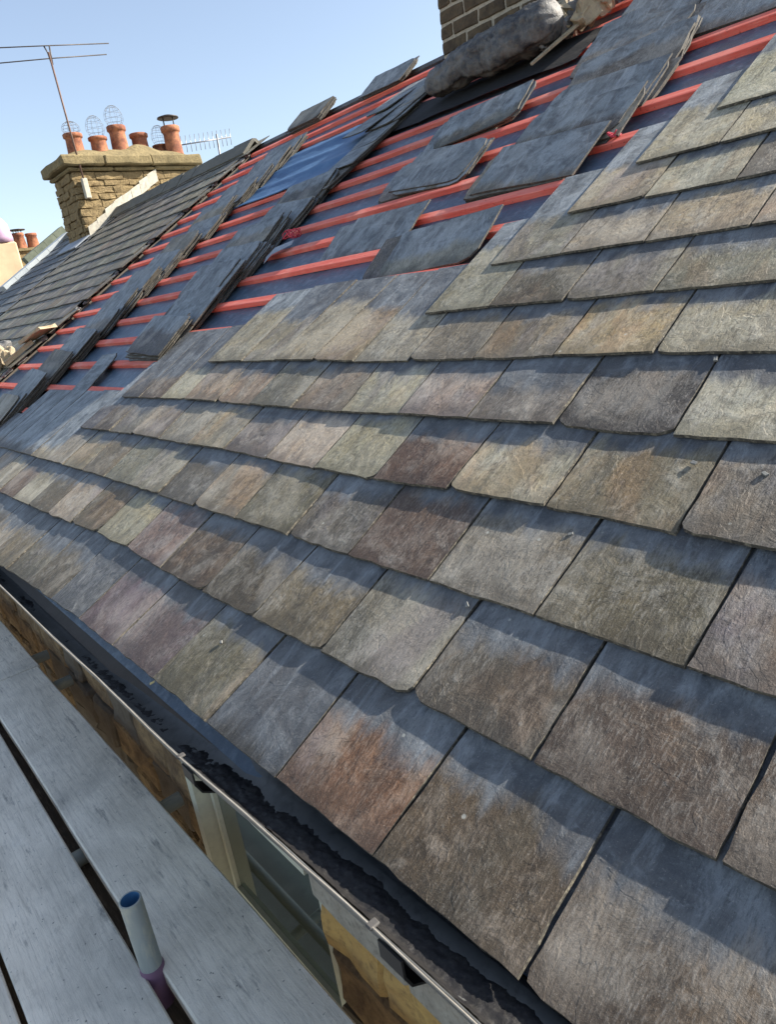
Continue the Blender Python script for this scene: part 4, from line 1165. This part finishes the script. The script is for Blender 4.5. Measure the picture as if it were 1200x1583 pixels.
# rubble by the chimney foot
rq = random.Random(19)
RUB = []
for q in range(34):
    RUB.append((rq.uniform(-11.2, -9.7), 0, rq.uniform(0.05, 0.10), 1 if rq.random() < 0.35 else 0))
RUB = [(u, 15.3 + (u + 11.3) * 0.9 + rq.uniform(0.1, 1.3), s_, c_) for (u, v, s_, c_) in RUB]
NMR = ['topmost', 'high', 'mid']
for i, (u, v, s, gcol) in enumerate(RUB):
    bmx = rough_block(-s * 0.7, s * 0.7, -s * 0.5, s * 0.5, -s * 0.45, s * 0.45, rq, s * 0.5, 2, s * 0.08)
    o = link('rubble_stone', mesh_from(bmx), M_RUBBLEG if gcol else M_RUBBLE, None, Matrix.Translation(RW(u, v, 0.04 + s * 2.4)) @ Euler((rq.uniform(0, 3), rq.uniform(0, 3), rq.uniform(0, 3))).to_matrix().to_4x4())
    tag(o, ('grey' if gcol else 'pale buff') + ' broken stone in the rubble heap at the right end of the lead roll', 'rubble', ('grey' if gcol else 'buff') + ' rubble right of the lead roll')
o = link('timber_strip', slab_path([RW(-11.15, 14.95, 0.02), RW(-10.55, 16.0, 0.10), RW(-9.95, 17.2, 0.16)], [0.012, 0.02, 0.018], 0.012), M_RUBBLE)
tag(o, 'thin pale strip of timber leaning beside the rubble heap', 'timber')
# rubble at the left edge, on the old roof's torn edge
LR = [(-31.6, 5.15, 0.16, 0), (-30.9, 4.95, 0.11, 0), (-31.9, 5.7, 0.13, 1), (-31.2, 5.6, 0.10, 0), (-32.5, 5.3, 0.16, 0), (-30.4, 5.3, 0.09, 0), (-32.2, 4.8, 0.15, 0), (-31.2, 4.6, 0.10, 0)]
for i, (u, v, s, gcol) in enumerate(LR):
    bmx = rough_block(-s * 0.9, s * 0.9, -s * 0.5, s * 0.5, -s * 0.4, s * 0.4, rq, s * 0.3, 2, s * 0.12)
    o = link('rubble_stone', mesh_from(bmx), M_RUBBLEG if gcol else M_RUBBLE, None, Matrix.Translation(RW(u, v, 0.05 + s * 0.8)) @ Euler((rq.uniform(0, 3), rq.uniform(0, 3), rq.uniform(0, 3))).to_matrix().to_4x4())
    tag(o, ('grey' if gcol else 'yellowish') + ' broken stone in the small heap at the left edge of the photo', 'rubble', ('grey' if gcol else 'yellow') + ' rubble at the left edge')
bmx = rough_block(-0.15, 0.15, -0.11, 0.11, -0.012, 0.012, rq, 0.02, 2)
o = link('broken_slab', mesh_from(bmx), M_RUBBLE, None, Matrix.Translation(RW(-29.75, 6.7, 0.22)) @ ROOFROT @ Matrix.Rotation(R(38), 4, 'Z') @ Matrix.Rotation(R(-22), 4, 'X'))
tag(o, 'pale broken slab lying on the cut edge of the old roof', 'slab')
bmx = rough_block(-0.16, 0.16, -0.03, 0.03, -0.02, 0.02, rq, 0.008, 1)
o = link('mortar_strip', mesh_from(bmx), M_RUBBLE, None, Matrix.Translation(RW(-30.0, 5.75, 0.14)) @ ROOFROT @ Matrix.Rotation(R(80), 4, 'Z'))
tag(o, 'pale strip of mortar beside the rubble at the left edge', 'mortar')

# ------------------------------------------------------------------ chips and scraps on the slates
def chip(u, v, s, label, mat=M_CHIP, wv=0.03, flat=0.35):
    s *= 0.62
    bmx = rough_block(-s, s, -s * 0.6, s * 0.6, -s * flat, s * flat, rq, s * 0.35, 1, s * 0.1)
    o = link('stone_chip' if mat is M_CHIP else 'dead_leaf', mesh_from(bmx), mat, None, Matrix.Translation(RW(u, v, wv)) @ ROOFROT @ Matrix.Rotation(rq.uniform(0, 3), 4, 'Z'))
    tag(o, label, 'chip' if mat is M_CHIP else 'leaf')
chip(-3.78, 1.93, 0.010, 'pale stone chip at a slate joint in the middle of the roof', wv=-0.01)
chip(-3.27, 2.83, 0.008, 'pale chip on the slate two courses above the joint chip', wv=-0.02)
chip(-2.60, 3.72, 0.010, 'white chip on a mossy grey slate near the right edge', wv=-0.01)
chip(-2.93, 4.95, 0.011, 'pale chip at the top corner of the darkest slate', wv=-0.015)
chip(-6.35, 0.62, 0.009, 'sliver of stone on an olive slate above the gutter', wv=0.0)
chip(-2.05, 3.68, 0.010, 'pale chip on the slate at the far right edge', wv=-0.01)
chip(-6.95, -0.12, 0.012, 'yellow leaf caught between slate edge and gutter', M_LEAF, wv=-0.02, flat=0.12)
